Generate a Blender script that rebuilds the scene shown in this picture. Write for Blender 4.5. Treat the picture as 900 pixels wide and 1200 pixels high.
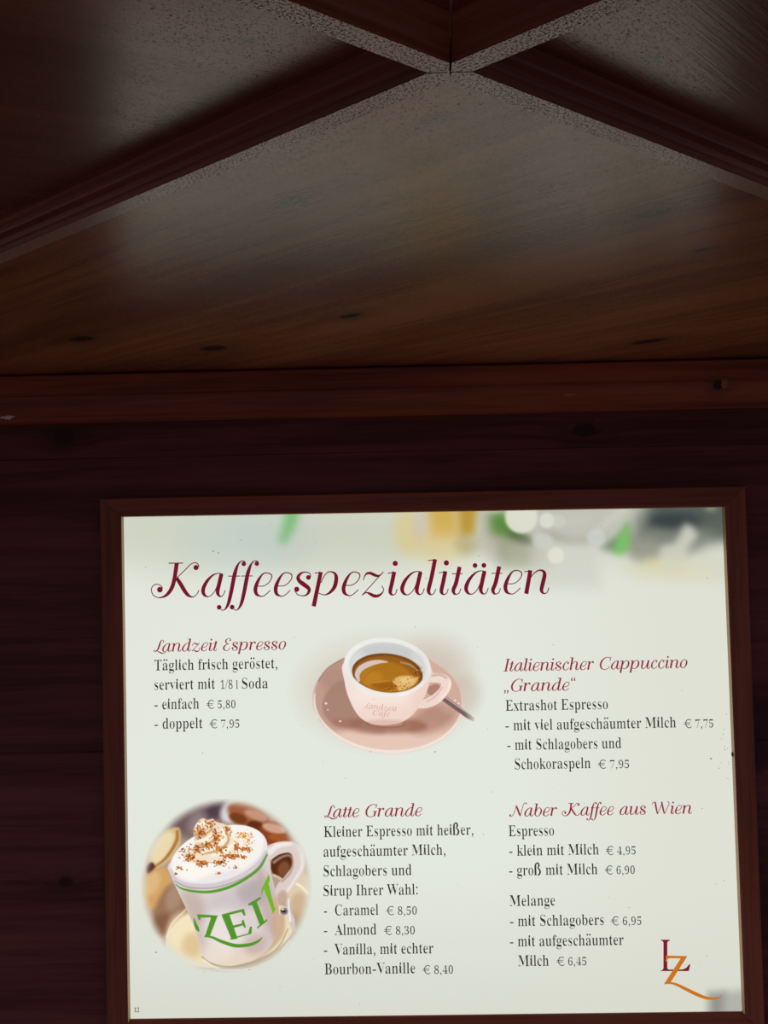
import bpy, bmesh, math, random
import numpy as np
from mathutils import Vector, Matrix
from mathutils.geometry import tessellate_polygon

for o in list(bpy.data.objects):
    bpy.data.objects.remove(o)
SC = bpy.context.scene
COL = SC.collection

# ---------------------------------------------------------------- camera
EYE = 2.0            # camera height (m)
DIST = 1.3           # camera to wall (m)
FPX = 1300.0         # focal length in px of the 900x1200 frame
YAW, PITCH, ROLL = (math.radians(a) for a in (-0.9646, 2.7455, -1.1602))
cy, sy, cp, sp = math.cos(YAW), math.sin(YAW), math.cos(PITCH), math.sin(PITCH)
FWD = Vector((sy * cp, cy * cp, sp))
R0 = Vector((cy, -sy, 0))
U0 = R0.cross(FWD)
RGT = R0 * math.cos(ROLL) + U0 * math.sin(ROLL)
UPV = U0 * math.cos(ROLL) - R0 * math.sin(ROLL)
cam = bpy.data.cameras.new('camera')
cam.sensor_fit = 'VERTICAL'
cam.sensor_height = 36
cam.lens = 36 * FPX / 1200
cam.clip_start = 0.02
camo = bpy.data.objects.new('camera', cam)
COL.objects.link(camo)
M = Matrix((RGT, UPV, -FWD)).transposed().to_4x4()
M.translation = Vector((0, -DIST, EYE))
camo.matrix_world = M
SC.camera = camo

# ---------------------------------------------------------------- world, light, exposure
world = bpy.data.worlds.new('world')
SC.world = world
world.use_nodes = True
bg = world.node_tree.nodes['Background']
bg.inputs['Color'].default_value = (0.92, 0.76, 0.80, 1)
bg.inputs['Strength'].default_value = 0.44
# dim daylight from in front and above, darker ground below
wt = world.node_tree
wtc = wt.nodes.new('ShaderNodeTexCoord')
wsep = wt.nodes.new('ShaderNodeSeparateXYZ')
wmr = wt.nodes.new('ShaderNodeMapRange')
wmr.inputs[1].default_value, wmr.inputs[2].default_value = -0.35, 0.15
wmix = wt.nodes.new('ShaderNodeMix')
wmix.data_type = 'RGBA'
wmix.inputs[6].default_value = (0.20, 0.125, 0.125, 1)
wmix.inputs[7].default_value = (0.95, 0.76, 0.83, 1)
wt.links.new(wtc.outputs['Generated'], wsep.inputs[0])
wt.links.new(wsep.outputs[2], wmr.inputs[0])
wt.links.new(wmr.outputs[0], wmix.inputs[0])
wt.links.new(wmix.outputs[2], bg.inputs['Color'])
SC.view_settings.view_transform = 'Standard'
SC.view_settings.look = 'None'
SC.view_settings.gamma = 1
SC.view_settings.exposure = 0
SC.view_settings.use_curve_mapping = False

PANEL_GLOW = 1.0     # radiance of the backlit sheet per unit print colour


def lin(c):
    c = np.asarray(c, float)
    return np.where(c <= 0.04045, c / 12.92, ((c + 0.055) / 1.055) ** 2.4)


def L8(r, g, b):
    return tuple(float(v) for v in lin(np.array((r, g, b)) / 255.0)) + (1.0,)


def wallpt(x, y, depth=0.0):
    """world point on the plane Y=depth seen at photo pixel (x, y); arrays allowed -> X, Z"""
    dx = FPX * FWD.x + (x - 450) * RGT.x - (y - 600) * UPV.x
    dy = FPX * FWD.y + (x - 450) * RGT.y - (y - 600) * UPV.y
    dz = FPX * FWD.z + (x - 450) * RGT.z - (y - 600) * UPV.z
    k = (DIST + depth) / dy
    return dx * k, EYE + dz * k


# ---------------------------------------------------------------- helpers
def new_obj(name, me, mat=None, parent=None, loc=None):
    o = bpy.data.objects.new(name, me)
    COL.objects.link(o)
    if mat:
        me.materials.append(mat)
    if parent:
        o.parent = parent
    if loc is not None:
        o.location = loc
    return o


def mesh(name, verts, faces):
    me = bpy.data.meshes.new(name)
    me.from_pydata([tuple(v) for v in verts], [], faces)
    me.update()
    return me


def structure(o, label, cat):
    o['kind'] = 'structure'
    o['label'] = label
    o['category'] = cat
    return o


class NT:
    """small node-tree writer"""
    def __init__(self, name):
        self.mat = bpy.data.materials.new(name)
        self.mat.use_nodes = True
        self.t = self.mat.node_tree
        self.b = self.t.nodes['Principled BSDF']

    def n(self, kind, **kw):
        nd = self.t.nodes.new(kind)
        for k, v in kw.items():
            setattr(nd, k, v)
        return nd

    def put(self, sock, v):
        if isinstance(v, bpy.types.NodeSocket):
            self.t.links.new(v, sock)
        else:
            sock.default_value = v

    def math(self, op, a, b=0.0, c=None, clamp=False):
        m = self.n('ShaderNodeMath', operation=op, use_clamp=clamp)
        self.put(m.inputs[0], a)
        self.put(m.inputs[1], b)
        if c is not None:
            self.put(m.inputs[2], c)
        return m.outputs[0]

    def vmath(self, op, a, b=(0, 0, 0)):
        m = self.n('ShaderNodeVectorMath', operation=op)
        self.put(m.inputs[0], a)
        self.put(m.inputs[1], b)
        return m.outputs['Value'] if op in ('LENGTH', 'DOT_PRODUCT') else m.outputs['Vector']

    def mix(self, f, a, b):
        m = self.n('ShaderNodeMix', data_type='RGBA')
        self.put(m.inputs[0], f)
        self.put(m.inputs[6], a)
        self.put(m.inputs[7], b)
        return m.outputs[2]

    def noise(self, vec, scale, detail=3, rough=0.5, dist=0.0):
        m = self.n('ShaderNodeTexNoise')
        self.put(m.inputs['Vector'], vec)
        m.inputs['Scale'].default_value = scale
        m.inputs['Detail'].default_value = detail
        m.inputs['Roughness'].default_value = rough
        m.inputs['Distortion'].default_value = dist
        return m.outputs[0]

    def step(self, v, lo, hi):
        m = self.n('ShaderNodeMapRange', interpolation_type='SMOOTHSTEP')
        self.put(m.inputs[0], v)
        m.inputs[1].default_value = lo
        m.inputs[2].default_value = hi
        return m.outputs[0]


def wood(name, light, dark, angle=(0, 0, 0), offset=(0, 0, 0), rough=0.3, ior=1.5, knots=(), speck=0.0,
         grain=1.0, bump=0.15, knot_col=(0.012, 0.006, 0.005, 1), rough_var=0.06, spec_level=0.5, contrast=0.14, tint=(1, 1, 1, 1), side_gloss=1.0, under_col=None):
    """varnished softwood: grain runs along local X of the rotated coordinate (object space)"""
    T = NT(name)
    tc = T.n('ShaderNodeTexCoord').outputs['Object']
    mp = T.n('ShaderNodeMapping', vector_type='TEXTURE')
    T.put(mp.inputs['Vector'], tc)
    mp.inputs['Rotation'].default_value = angle
    mp.inputs['Location'].default_value = offset
    v = mp.outputs[0]
    # bend of the grain round every knot
    kmask = None
    bend = None
    for (kx, ky, kz, ka, kb) in knots:
        d = T.vmath('SUBTRACT', v, (kx, ky, kz))
        d = T.vmath('MULTIPLY', d, (1 / ka, 1 / kb, 1 / kb))
        wob = T.math('MULTIPLY', T.noise(v, 60, 2), 0.5)
        r = T.math('ADD', T.vmath('LENGTH', d), T.math('SUBTRACT', wob, 0.25))
        m = T.math('SUBTRACT', 1.0, T.step(r, 0.5, 1.15))
        halo = T.math('MULTIPLY', T.math('SUBTRACT', 1.0, T.step(r, 0.6, 3.2)), 0.33)
        m = T.math('MAXIMUM', m, halo)
        kmask = m if kmask is None else T.math('MAXIMUM', kmask, m)
        b = T.math('MULTIPLY', T.math('EXPONENT', T.math('MULTIPLY', r, -0.8)), kb * 2.0)
        bend = b if bend is None else T.math('ADD', bend, b)
    if bend is not None:
        cmb = T.n('ShaderNodeCombineXYZ')
        T.put(cmb.inputs[1], bend)
        T.put(cmb.inputs[2], bend)
        vv = T.vmath('ADD', v, cmb.outputs[0])
    else:
        vv = v
    big = T.noise(T.vmath('MULTIPLY', vv, (1.2, 9, 9)), grain, 2, 0.5, 0.6)
    mid = T.noise(T.vmath('MULTIPLY', vv, (3, 70, 70)), grain, 4, 0.6, 0.4)
    fine = T.noise(T.vmath('MULTIPLY', vv, (14, 420, 420)), grain, 3, 0.6)
    g = T.math('ADD', T.math('MULTIPLY', big, 0.45), T.math('ADD', T.math('MULTIPLY', mid, 0.4), T.math('MULTIPLY', fine, 0.15)))
    f = T.step(g, 0.5 - contrast, 0.5 + contrast)
    col = T.mix(f, dark, light)
    if kmask is not None:
        col = T.mix(kmask, col, knot_col)
    rg = T.math('ADD', rough - rough_var, T.math('MULTIPLY', T.noise(v, 9, 4), 2 * rough_var))
    height = T.math('ADD', T.math('MULTIPLY', fine, 0.5), T.math('MULTIPLY', mid, 0.6))
    spec = T.math('MULTIPLY', spec_level, T.math('ADD', 0.72, T.math('MULTIPLY', T.math('SUBTRACT', g, 0.22), 1.0)))
    if speck > 0:
        s1 = T.noise(v, 850, 2, 0.8)
        patch = T.noise(v, 14, 3)
        thr = T.math('SUBTRACT', 0.70 - 0.19 * speck, T.math('MULTIPLY', T.math('SUBTRACT', patch, 0.5), 0.12))
        sm = T.math('MULTIPLY', T.math('SUBTRACT', s1, thr), 9.0, clamp=True)
        nz = T.n('ShaderNodeSeparateXYZ')
        T.t.links.new(T.n('ShaderNodeNewGeometry').outputs['True Normal'], nz.inputs[0])
        under = T.step(T.math('MULTIPLY', nz.outputs[2], -1.0), 0.8, 0.98)   # downward-facing faces only
        sm = T.math('MULTIPLY', sm, under)
        if under_col:
            col = T.mix(T.math('MULTIPLY', under, 0.7), col, under_col)
        col = T.mix(T.math('MULTIPLY', sm, 0.8), col, (0.01, 0.006, 0.004, 1))
        spec = T.math('MULTIPLY', spec, T.math('SUBTRACT', 1.0, T.math('MULTIPLY', sm, 0.8)))
        spec = T.math('MULTIPLY', spec, T.math('ADD', side_gloss, T.math('MULTIPLY', under, 1.0 - side_gloss)))
        rg = T.math('ADD', rg, T.math('MULTIPLY', sm, 0.4))
    T.put(T.b.inputs['Base Color'], col)
    T.put(T.b.inputs['Roughness'], rg)
    T.put(T.b.inputs['Specular IOR Level'], spec)
    T.b.inputs['IOR'].default_value = ior
    T.b.inputs['Specular Tint'].default_value = tint
    bp = T.n('ShaderNodeBump')
    bp.inputs['Strength'].default_value = bump
    bp.inputs['Distance'].default_value = 0.0006
    T.put(bp.inputs['Height'], height)
    T.t.links.new(bp.outputs[0], T.b.inputs['Normal'])
    return T.mat


def plain(name, col, rough=0.5, spec=0.5, emit=None):
    T = NT(name)
    T.b.inputs['Base Color'].default_value = col
    T.b.inputs['Roughness'].default_value = rough
    T.b.inputs['Specular IOR Level'].default_value = spec
    if emit:
        T.b.inputs['Emission Color'].default_value = emit
        T.b.inputs['Emission Strength'].default_value = PANEL_GLOW
    return T.mat


def ink(name, col):
    """printed ink on the backlit sheet: the lamp light that comes through it"""
    return plain(name, (0.01, 0.01, 0.01, 1), 0.5, 0.1, col)


def print_material(name):
    T = NT(name)
    T.b.inputs['Base Color'].default_value = (0.02, 0.02, 0.02, 1)
    T.b.inputs['Roughness'].default_value = 0.35
    T.b.inputs['Specular IOR Level'].default_value = 0.15
    a = T.n('ShaderNodeAttribute', attribute_name='print')
    T.t.links.new(a.outputs['Color'], T.b.inputs['Emission Color'])
    T.b.inputs['Emission Strength'].default_value = PANEL_GLOW
    return T.mat


# ================================================================= the shell
CEIL = EYE + 0.231          # underside of the ceiling boards
BEAM = 0.018                # drop of the ceiling battens
CROSS = Vector((0.0245, -0.8277))
A_SE, A_SW = math.radians(41.7), math.radians(137.8)
A_NW, A_NE = A_SE + math.pi, A_SW + math.pi

# wall: horizontal boards with shallow V joints
WALL_LIGHT, WALL_DARK = (0.160, 0.047, 0.060, 1), (0.058, 0.016, 0.022, 1)
m_wall = wood('stained_wall_boards', WALL_LIGHT, WALL_DARK, rough=0.5, bump=0.25, spec_level=0.22, knot_col=(0.030, 0.010, 0.013, 1),
              knots=[(-0.3987, 0, EYE + 0.159, 0.016, 0.010), (0.2154, 0, EYE + 0.1535, 0.018, 0.009),
                     (0.400, 0, EYE - 0.23, 0.006, 0.012), (-0.40, 0, EYE - 0.36, 0.012, 0.008)])
zs = [0.0]
edges = [EYE + 0.1335, EYE - 0.21, EYE - 0.55, EYE - 0.9, EYE - 1.3, EYE - 1.7]
prof = [(CEIL + 0.02, 0.0)]
for e in edges:
    prof += [(e + 0.0014, 0.0), (e, 0.0005), (e - 0.0012, -0.0004), (e - 0.0030, 0.0)]
prof += [(0.0, 0.0)]
vs, fs = [], []
for (z, y) in prof:
    vs += [(-1.7, y, z), (1.7, y, z)]
for i in range(len(prof) - 1):
    a = 2 * i
    fs.append((a, a + 1, a + 3, a + 2))
vs2 = len(vs)
vs += [(-1.7, 0.06, CEIL + 0.02), (1.7, 0.06, CEIL + 0.02), (-1.7, 0.06, 0), (1.7, 0.06, 0)]
e0 = 2 * (len(prof) - 1)
fs += [(vs2, vs2 + 1, 1, 0), (e0, e0 + 1, vs2 + 3, vs2 + 2), (vs2 + 1, vs2, vs2 + 2, vs2 + 3)]
structure(new_obj('wall_back', mesh('wall_back', vs, fs), m_wall),
          'dark reddish brown wooden board wall behind the lit menu board', 'wall')

# ceiling: four varnished panels between the crossing battens
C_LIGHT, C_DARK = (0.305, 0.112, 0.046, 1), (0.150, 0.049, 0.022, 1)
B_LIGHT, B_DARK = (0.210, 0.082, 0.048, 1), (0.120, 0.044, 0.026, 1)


def rot2(p, a):
    return (p[0] * math.cos(a) + p[1] * math.sin(a), -p[0] * math.sin(a) + p[1] * math.cos(a))


def ceiling_material(name, ang, knots, tones=None):
    light, dark = tones or (B_LIGHT, B_DARK)
    kk = []
    for (x, y, ka, kb) in knots:
        lx, ly = rot2((x, y), ang)
        kk.append((lx, ly, CEIL, ka, kb))
    return wood(name, light, dark, angle=(0, 0, ang), rough=0.25, knots=kk, speck=0.62, bump=0.30, tint=(1, 0.72, 0.56, 1), spec_level=0.56, contrast=0.12,
                knot_col=(0.012, 0.010, 0.012, 1), rough_var=0.05)


G1 = A_SW - math.pi      # grain along the SW-NE batten
G2 = A_SE                # grain along the NW-SE batten
far_knots = [(-0.0642, -0.6111, 0.017, 0.0075), (0.1712, -0.5665, 0.017, 0.009), (0.0951, -0.6258, 0.006, 0.004),
             (-0.3161, -0.2116, 0.020, 0.012), (-0.045, -0.2848, 0.017, 0.010), (-0.1949, -0.1491, 0.022, 0.014),
             (0.0221, -0.7329, 0.013, 0.007), (0.264, -0.1308, 0.026, 0.013), (0.2279, -0.4751, 0.008, 0.004)]
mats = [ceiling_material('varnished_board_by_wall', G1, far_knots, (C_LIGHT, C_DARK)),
        ceiling_material('varnished_board_beside', G2 - 0.25, [(-0.0637, -0.8246, 0.008, 0.004)]),
        ceiling_material('varnished_board_near', G1 + 0.2, []),
        ceiling_material('varnished_board_across', G2 + 0.15, [(0.1177, -0.7971, 0.010, 0.005)])]


def along(a, t):
    return (CROSS.x + math.cos(a) * t, CROSS.y + math.sin(a) * t)


XL, XR, YN = -1.6, 1.6, -2.2


def t_to(a):
    ts = []
    for lim, c, d in ((XL, CROSS.x, math.cos(a)), (XR, CROSS.x, math.cos(a)), (YN, CROSS.y, math.sin(a)), (0.0, CROSS.y, math.sin(a))):
        if abs(d) > 1e-6 and (lim - c) / d > 0:
            ts.append((lim - c) / d)
    return min(ts)


sw, se, nw, ne = (along(a, t_to(a)) for a in (A_SW, A_SE, A_NW, A_NE))
X0 = (CROSS.x, CROSS.y)
polys = [[X0, se, sw], [X0, sw, (XL, 0.0), (XL, YN), nw], [X0, nw, ne], [X0, ne, (XR, YN), (XR, 0.0), se]]
lab = ['large varnished wooden ceiling panel between the batten cross and the wall', 'varnished wooden ceiling panel left of the batten cross',
       'varnished wooden ceiling panel at the top edge above the batten cross', 'varnished wooden ceiling panel right of the batten cross']
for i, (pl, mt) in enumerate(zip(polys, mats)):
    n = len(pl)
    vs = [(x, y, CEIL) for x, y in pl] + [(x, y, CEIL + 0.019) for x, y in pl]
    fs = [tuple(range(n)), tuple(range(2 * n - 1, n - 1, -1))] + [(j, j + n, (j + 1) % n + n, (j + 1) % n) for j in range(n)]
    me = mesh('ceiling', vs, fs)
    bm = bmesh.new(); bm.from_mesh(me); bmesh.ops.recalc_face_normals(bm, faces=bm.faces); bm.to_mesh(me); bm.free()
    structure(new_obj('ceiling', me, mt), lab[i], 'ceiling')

# battens: four moulded arms, mitred where they meet
PROFILE = [(-0.0165, 0.0), (-0.0165, -0.0026), (-0.0155, -0.0040), (-0.0138, -0.0058), (-0.0128, -0.0074), (-0.0122, -0.0088), (-0.0108, -0.0100), (-0.0095, -0.0112),
           (-0.0088, -0.0126), (-0.0082, -0.0140), (-0.0074, -0.0150), (-0.0070, -0.0166), (-0.0067, -0.0177), (-0.0063, -0.0180)]
PROFILE = PROFILE + [(0.0, -0.0180)] + [(-s, z) for s, z in reversed(PROFILE)]
half = (A_SW - A_SE) / 2


def batten(name, a, ext, label, k):
    d = Vector((math.cos(a), math.sin(a)))
    s = Vector((-d.y, d.x))
    # angle to the neighbour arm on either side (the two arms cross at A_SW - A_SE)
    th = A_SW - A_SE
    left_ang = th if k in (0, 2) else math.pi - th
    right_ang = math.pi - th if k in (0, 2) else th
    vs, fs = [], []
    n = len(PROFILE)
    NSEG = 24
    for j in range(NSEG + 1):
        for (q, z) in PROFILE:
            ang = left_ang if q > 0 else right_ang
            st = abs(q) / math.tan(ang / 2) + 0.0006
            t = st + (ext - st) * j / NSEG
            p = CROSS + d * t + s * q
            vs.append((p.x, p.y, CEIL + z))
    for j in range(NSEG):
        for i in range(n - 1):
            a0 = j * n + i
            fs.append((a0, a0 + 1, a0 + n + 1, a0 + n))
    fs.append(tuple(range(n)))
    fs.append(tuple(range(NSEG * n + n - 1, NSEG * n - 1, -1)))
    me = mesh(name, vs, fs)
    bm = bmesh.new(); bm.from_mesh(me); bmesh.ops.recalc_face_normals(bm, faces=bm.faces); bm.to_mesh(me); bm.free()
    m = wood('stained_batten', (0.25, 0.078, 0.032, 1), (0.09, 0.027, 0.015, 1), angle=(0, 0, a), rough=0.27, ior=1.62, speck=1.1, bump=0.2, tint=(1, 0.86, 0.78, 1), side_gloss=0.4, under_col=(0.42, 0.26, 0.19, 1))
    structure(new_obj(name, me, m), label, 'batten')


batten('trim_1', A_SE, t_to(A_SE) - 0.03, 'moulded dark wood ceiling batten running from the cross to the lower right', 0)
batten('trim_2', A_SW, t_to(A_SW) - 0.03, 'moulded dark wood ceiling batten running from the cross to the lower left', 1)
batten('trim_3', A_NW, t_to(A_NW), 'moulded dark wood ceiling batten running from the cross to the upper left', 2)
batten('trim_4', A_NE, t_to(A_NE), 'moulded dark wood ceiling batten running from the cross to the upper right', 3)

# cornice where the wall meets the ceiling
CP = [(0.0, -0.0012), (-0.0215, -0.0012), (-0.0240, -0.0032), (-0.0248, -0.0255), (-0.0254, -0.0265), (-0.0256, -0.0285), (-0.0252, -0.0320), (-0.0240, -0.0370),
      (-0.0222, -0.0420), (-0.0198, -0.0468), (-0.0170, -0.0506), (-0.0160, -0.0516), (-0.0150, -0.0540), (-0.0120, -0.0572), (0.0, -0.0580)]
vs, fs = [], []
NX = 40
for i in range(NX + 1):
    x = -1.6 + 3.2 * i / NX
    for (y, z) in CP:
        vs.append((x, y, CEIL + z))
n = len(CP)
for i in range(NX):
    for j in range(n - 1):
        a = i * n + j
        fs.append((a, a + n, a + n + 1, a + 1))
fs += [tuple(range(n)), tuple(range(NX * n + n - 1, NX * n - 1, -1))]
me = mesh('trim_5', vs, fs)
bm = bmesh.new(); bm.from_mesh(me); bmesh.ops.recalc_face_normals(bm, faces=bm.faces); bm.to_mesh(me); bm.free()
m_corn = wood('red_brown_cornice', (0.32, 0.086, 0.036, 1), (0.10, 0.026, 0.018, 1), rough=0.42, bump=0.25, spec_level=0.3,
              knots=[(0.366, -0.025, EYE + 0.199, 0.008, 0.007)])
cornice = structure(new_obj('trim_5', me, m_corn), 'red-brown rounded wooden moulding where wall and ceiling meet', 'moulding')


def blob(name, cx, cz, y, rx, rz, mat, parent, label, seed=1, jag=0.0, rise=0.0015):
    rnd = random.Random(seed)
    k = 18
    vs = [(cx, y - rise, cz)]
    rr = [1 + rnd.uniform(-jag, jag) for _ in range(k)]
    for ring, (f, dy) in enumerate(((0.6, rise * 0.8), (1.0, 0.0))):
        for i in range(k):
            t = 2 * math.pi * i / k
            vs.append((cx + rx * f * rr[i] * math.cos(t), y - dy, cz + rz * f * rr[i] * math.sin(t)))
    fs = [(0, 1 + i, 1 + (i + 1) % k) for i in range(k)]
    fs += [(1 + i, 1 + k + i, 1 + k + (i + 1) % k, 1 + (i + 1) % k) for i in range(k)]
    o = new_obj(name, mesh(name, vs, fs), mat, parent)
    if label:
        o['label'] = label
    return o


blob('wood_plug', 0.3735, EYE + 0.2015, -0.0250, 0.0043, 0.0062, plain('plug_wood', (0.40, 0.13, 0.07, 1), 0.6, 0.2), cornice, 'lighter orange-brown plug', 3, 0.12)
m_chip = plain('bare_chip', (0.75, 0.58, 0.58, 1), 0.8, 0.1)
blob('paint_chip', -0.459, EYE + 0.1815, -0.0181, 0.0075, 0.0026, m_chip, cornice, 'pale flaked chip', 5, 0.4)
blob('paint_chip', 0.196, EYE + 0.1925, -0.0236, 0.008, 0.0022, plain('worn_chip', (0.42, 0.17, 0.09, 1), 0.8, 0.1), cornice, 'worn paler dent', 8, 0.4, 0.0006)

# ================================================================= printed picture painter
class Painter:
    """paints artwork of the print; x0,y0,s map its drawing units to the photo frame"""
    def __init__(self, box, step, x0, y0, s):
        self.box, self.s = box, s
        bx0, by0, bx1, by1 = box
        self.nx, self.ny = int((bx1 - bx0) / step) + 1, int((by1 - by0) / step) + 1
        self.px, self.py = np.meshgrid(np.linspace(bx0, bx1, self.nx), np.linspace(by0, by1, self.ny))
        self.X, self.Y = (self.px - x0) * s, (self.py - y0) * s
        self.im = np.zeros(self.X.shape + (3,))
        self.rs = np.random.RandomState(4)

    def fill(self, c):
        self.im[:] = np.array(c) / 255.0

    def blend(self, m, c):
        c = np.asarray(c, float) / 255.0
        self.im = self.im * (1 - m[..., None]) + c * m[..., None]

    @staticmethod
    def soft(d, w):
        """1 inside (d<0), 0 outside, edge width w"""
        t = np.clip(0.5 - d / w, 0, 1)
        return t * t * (3 - 2 * t)

    def ell_d(self, cx, cy, rx, ry, rot=0):
        a = math.radians(rot)
        u = (self.X - cx) * math.cos(a) + (self.Y - cy) * math.sin(a)
        v = -(self.X - cx) * math.sin(a) + (self.Y - cy) * math.cos(a)
        r = np.sqrt((u / rx) ** 2 + (v / ry) ** 2)
        g = np.sqrt((u / rx ** 2) ** 2 + (v / ry ** 2) ** 2) + 1e-9
        return np.where(r < 0.3, -min(rx, ry) * 0.7, r * (r - 1) / g)

    def ell(self, cx, cy, rx, ry, rot=0, w=4):
        return self.soft(self.ell_d(cx, cy, rx, ry, rot), w)

    def poly(self, pts, w=4):
        pts = np.array(pts, float)
        d = np.full(self.X.shape, 1e9)
        ins = np.zeros(self.X.shape, bool)
        for i in range(len(pts)):
            ax, ay = pts[i]; bx, by = pts[(i + 1) % len(pts)]
            ex, ey = bx - ax, by - ay
            t = np.clip(((self.X - ax) * ex + (self.Y - ay) * ey) / (ex * ex + ey * ey + 1e-9), 0, 1)
            d = np.minimum(d, (self.X - ax - t * ex) ** 2 + (self.Y - ay - t * ey) ** 2)
            c = ((ay > self.Y) != (by > self.Y))
            xx = ax + (self.Y - ay) * ex / (ey if abs(ey) > 1e-9 else 1e-9)
            ins ^= c & (self.X < xx)
        d = np.sqrt(d)
        return self.soft(np.where(ins, -d, d), w)

    def spoly(self, pts, w=4):
        return self.poly(spline([(x, y, 1) for x, y in pts], 6, closed=True)[:, :2], w)

    def line(self, pts, w=3, sub=6):
        """pts (x, y, width) smoothed"""
        P = spline(pts, sub)
        d = np.full(self.X.shape, 1e9)
        for (ax, ay, aw), (bx, by, bw) in zip(P[:-1], P[1:]):
            ex, ey = bx - ax, by - ay
            t = np.clip(((self.X - ax) * ex + (self.Y - ay) * ey) / (ex * ex + ey * ey + 1e-9), 0, 1)
            d = np.minimum(d, np.hypot(self.X - ax - t * ex, self.Y - ay - t * ey) - (aw + (bw - aw) * t) / 2)
        return self.soft(d, w)

    def noise(self, cells):
        ny, nx = self.X.shape
        k = max(3, int(cells))
        g = self.rs.rand(k + 3, k + 3)
        u = np.linspace(0, k, nx); v = np.linspace(0, k, ny)
        iu, iv = u.astype(int), v.astype(int)
        fu, fv = u - iu, v - iv
        fu, fv = fu * fu * (3 - 2 * fu), fv * fv * (3 - 2 * fv)
        a = g[np.ix_(iv, iu)]; b = g[np.ix_(iv, iu + 1)]; c = g[np.ix_(iv + 1, iu)]; d = g[np.ix_(iv + 1, iu + 1)]
        return (a * (1 - fu) + b * fu) * (1 - fv)[:, None] + (c * (1 - fu) + d * fu) * fv[:, None]

    def build(self, name, mat, parent, depth, keep=None, origin=(0, 0, 0)):
        X, Z = wallpt(self.px, self.py, depth)
        ny, nx = X.shape
        co = np.stack([X - origin[0], np.full_like(X, depth - origin[1]), Z - origin[2]], -1).reshape(-1, 3)
        col = np.concatenate([lin(np.clip(self.im, 0, 1)), np.ones((ny, nx, 1))], -1).reshape(-1, 4)
        idx = np.arange(nx * ny).reshape(ny, nx)
        q = np.stack([idx[:-1, :-1], idx[1:, :-1], idx[1:, 1:], idx[:-1, 1:]], -1).reshape(-1, 4)
        if keep is not None:
            kq = keep.reshape(-1)[q].any(1)
            q = q[kq]
            used = np.unique(q)
            re = np.zeros(nx * ny, int); re[used] = np.arange(len(used))
            co, col, q = co[used], col[used], re[q]
        me = bpy.data.meshes.new(name)
        me.vertices.add(len(co)); me.vertices.foreach_set('co', co.ravel())
        me.loops.add(q.size); me.loops.foreach_set('vertex_index', q.ravel().astype(np.int32))
        me.polygons.add(len(q)); me.polygons.foreach_set('loop_start', np.arange(0, q.size, 4, dtype=np.int32))
        me.update(calc_edges=True)
        at = me.color_attributes.new('print', 'FLOAT_COLOR', 'POINT')
        at.data.foreach_set('color', col.ravel())
        return new_obj(name, me, mat, parent)


def spline(pts, sub=6, closed=False):
    P = np.array(pts, float)
    n = len(P)
    if n == 2 and not closed:
        return P
    out = []
    rng = range(n if closed else n - 1)
    for i in rng:
        if closed:
            p0, p1, p2, p3 = P[i - 1], P[i], P[(i + 1) % n], P[(i + 2) % n]
        else:
            p1, p2 = P[i], P[i + 1]
            p0 = P[i - 1] if i > 0 else 2 * p1 - p2
            p3 = P[i + 2] if i + 2 < n else 2 * p2 - p1
        for j in range(sub):
            t = j / sub
            out.append(0.5 * (2 * p1 + (p2 - p0) * t + (2 * p0 - 5 * p1 + 4 * p2 - p3) * t * t + (3 * p1 - p0 - 3 * p2 + p3) * t ** 3))
    if not closed:
        out.append(P[-1])
    out = np.array(out)
    if out.shape[1] > 2:
        out[:, 2] = np.maximum(out[:, 2], 0.5)
    return out


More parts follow.
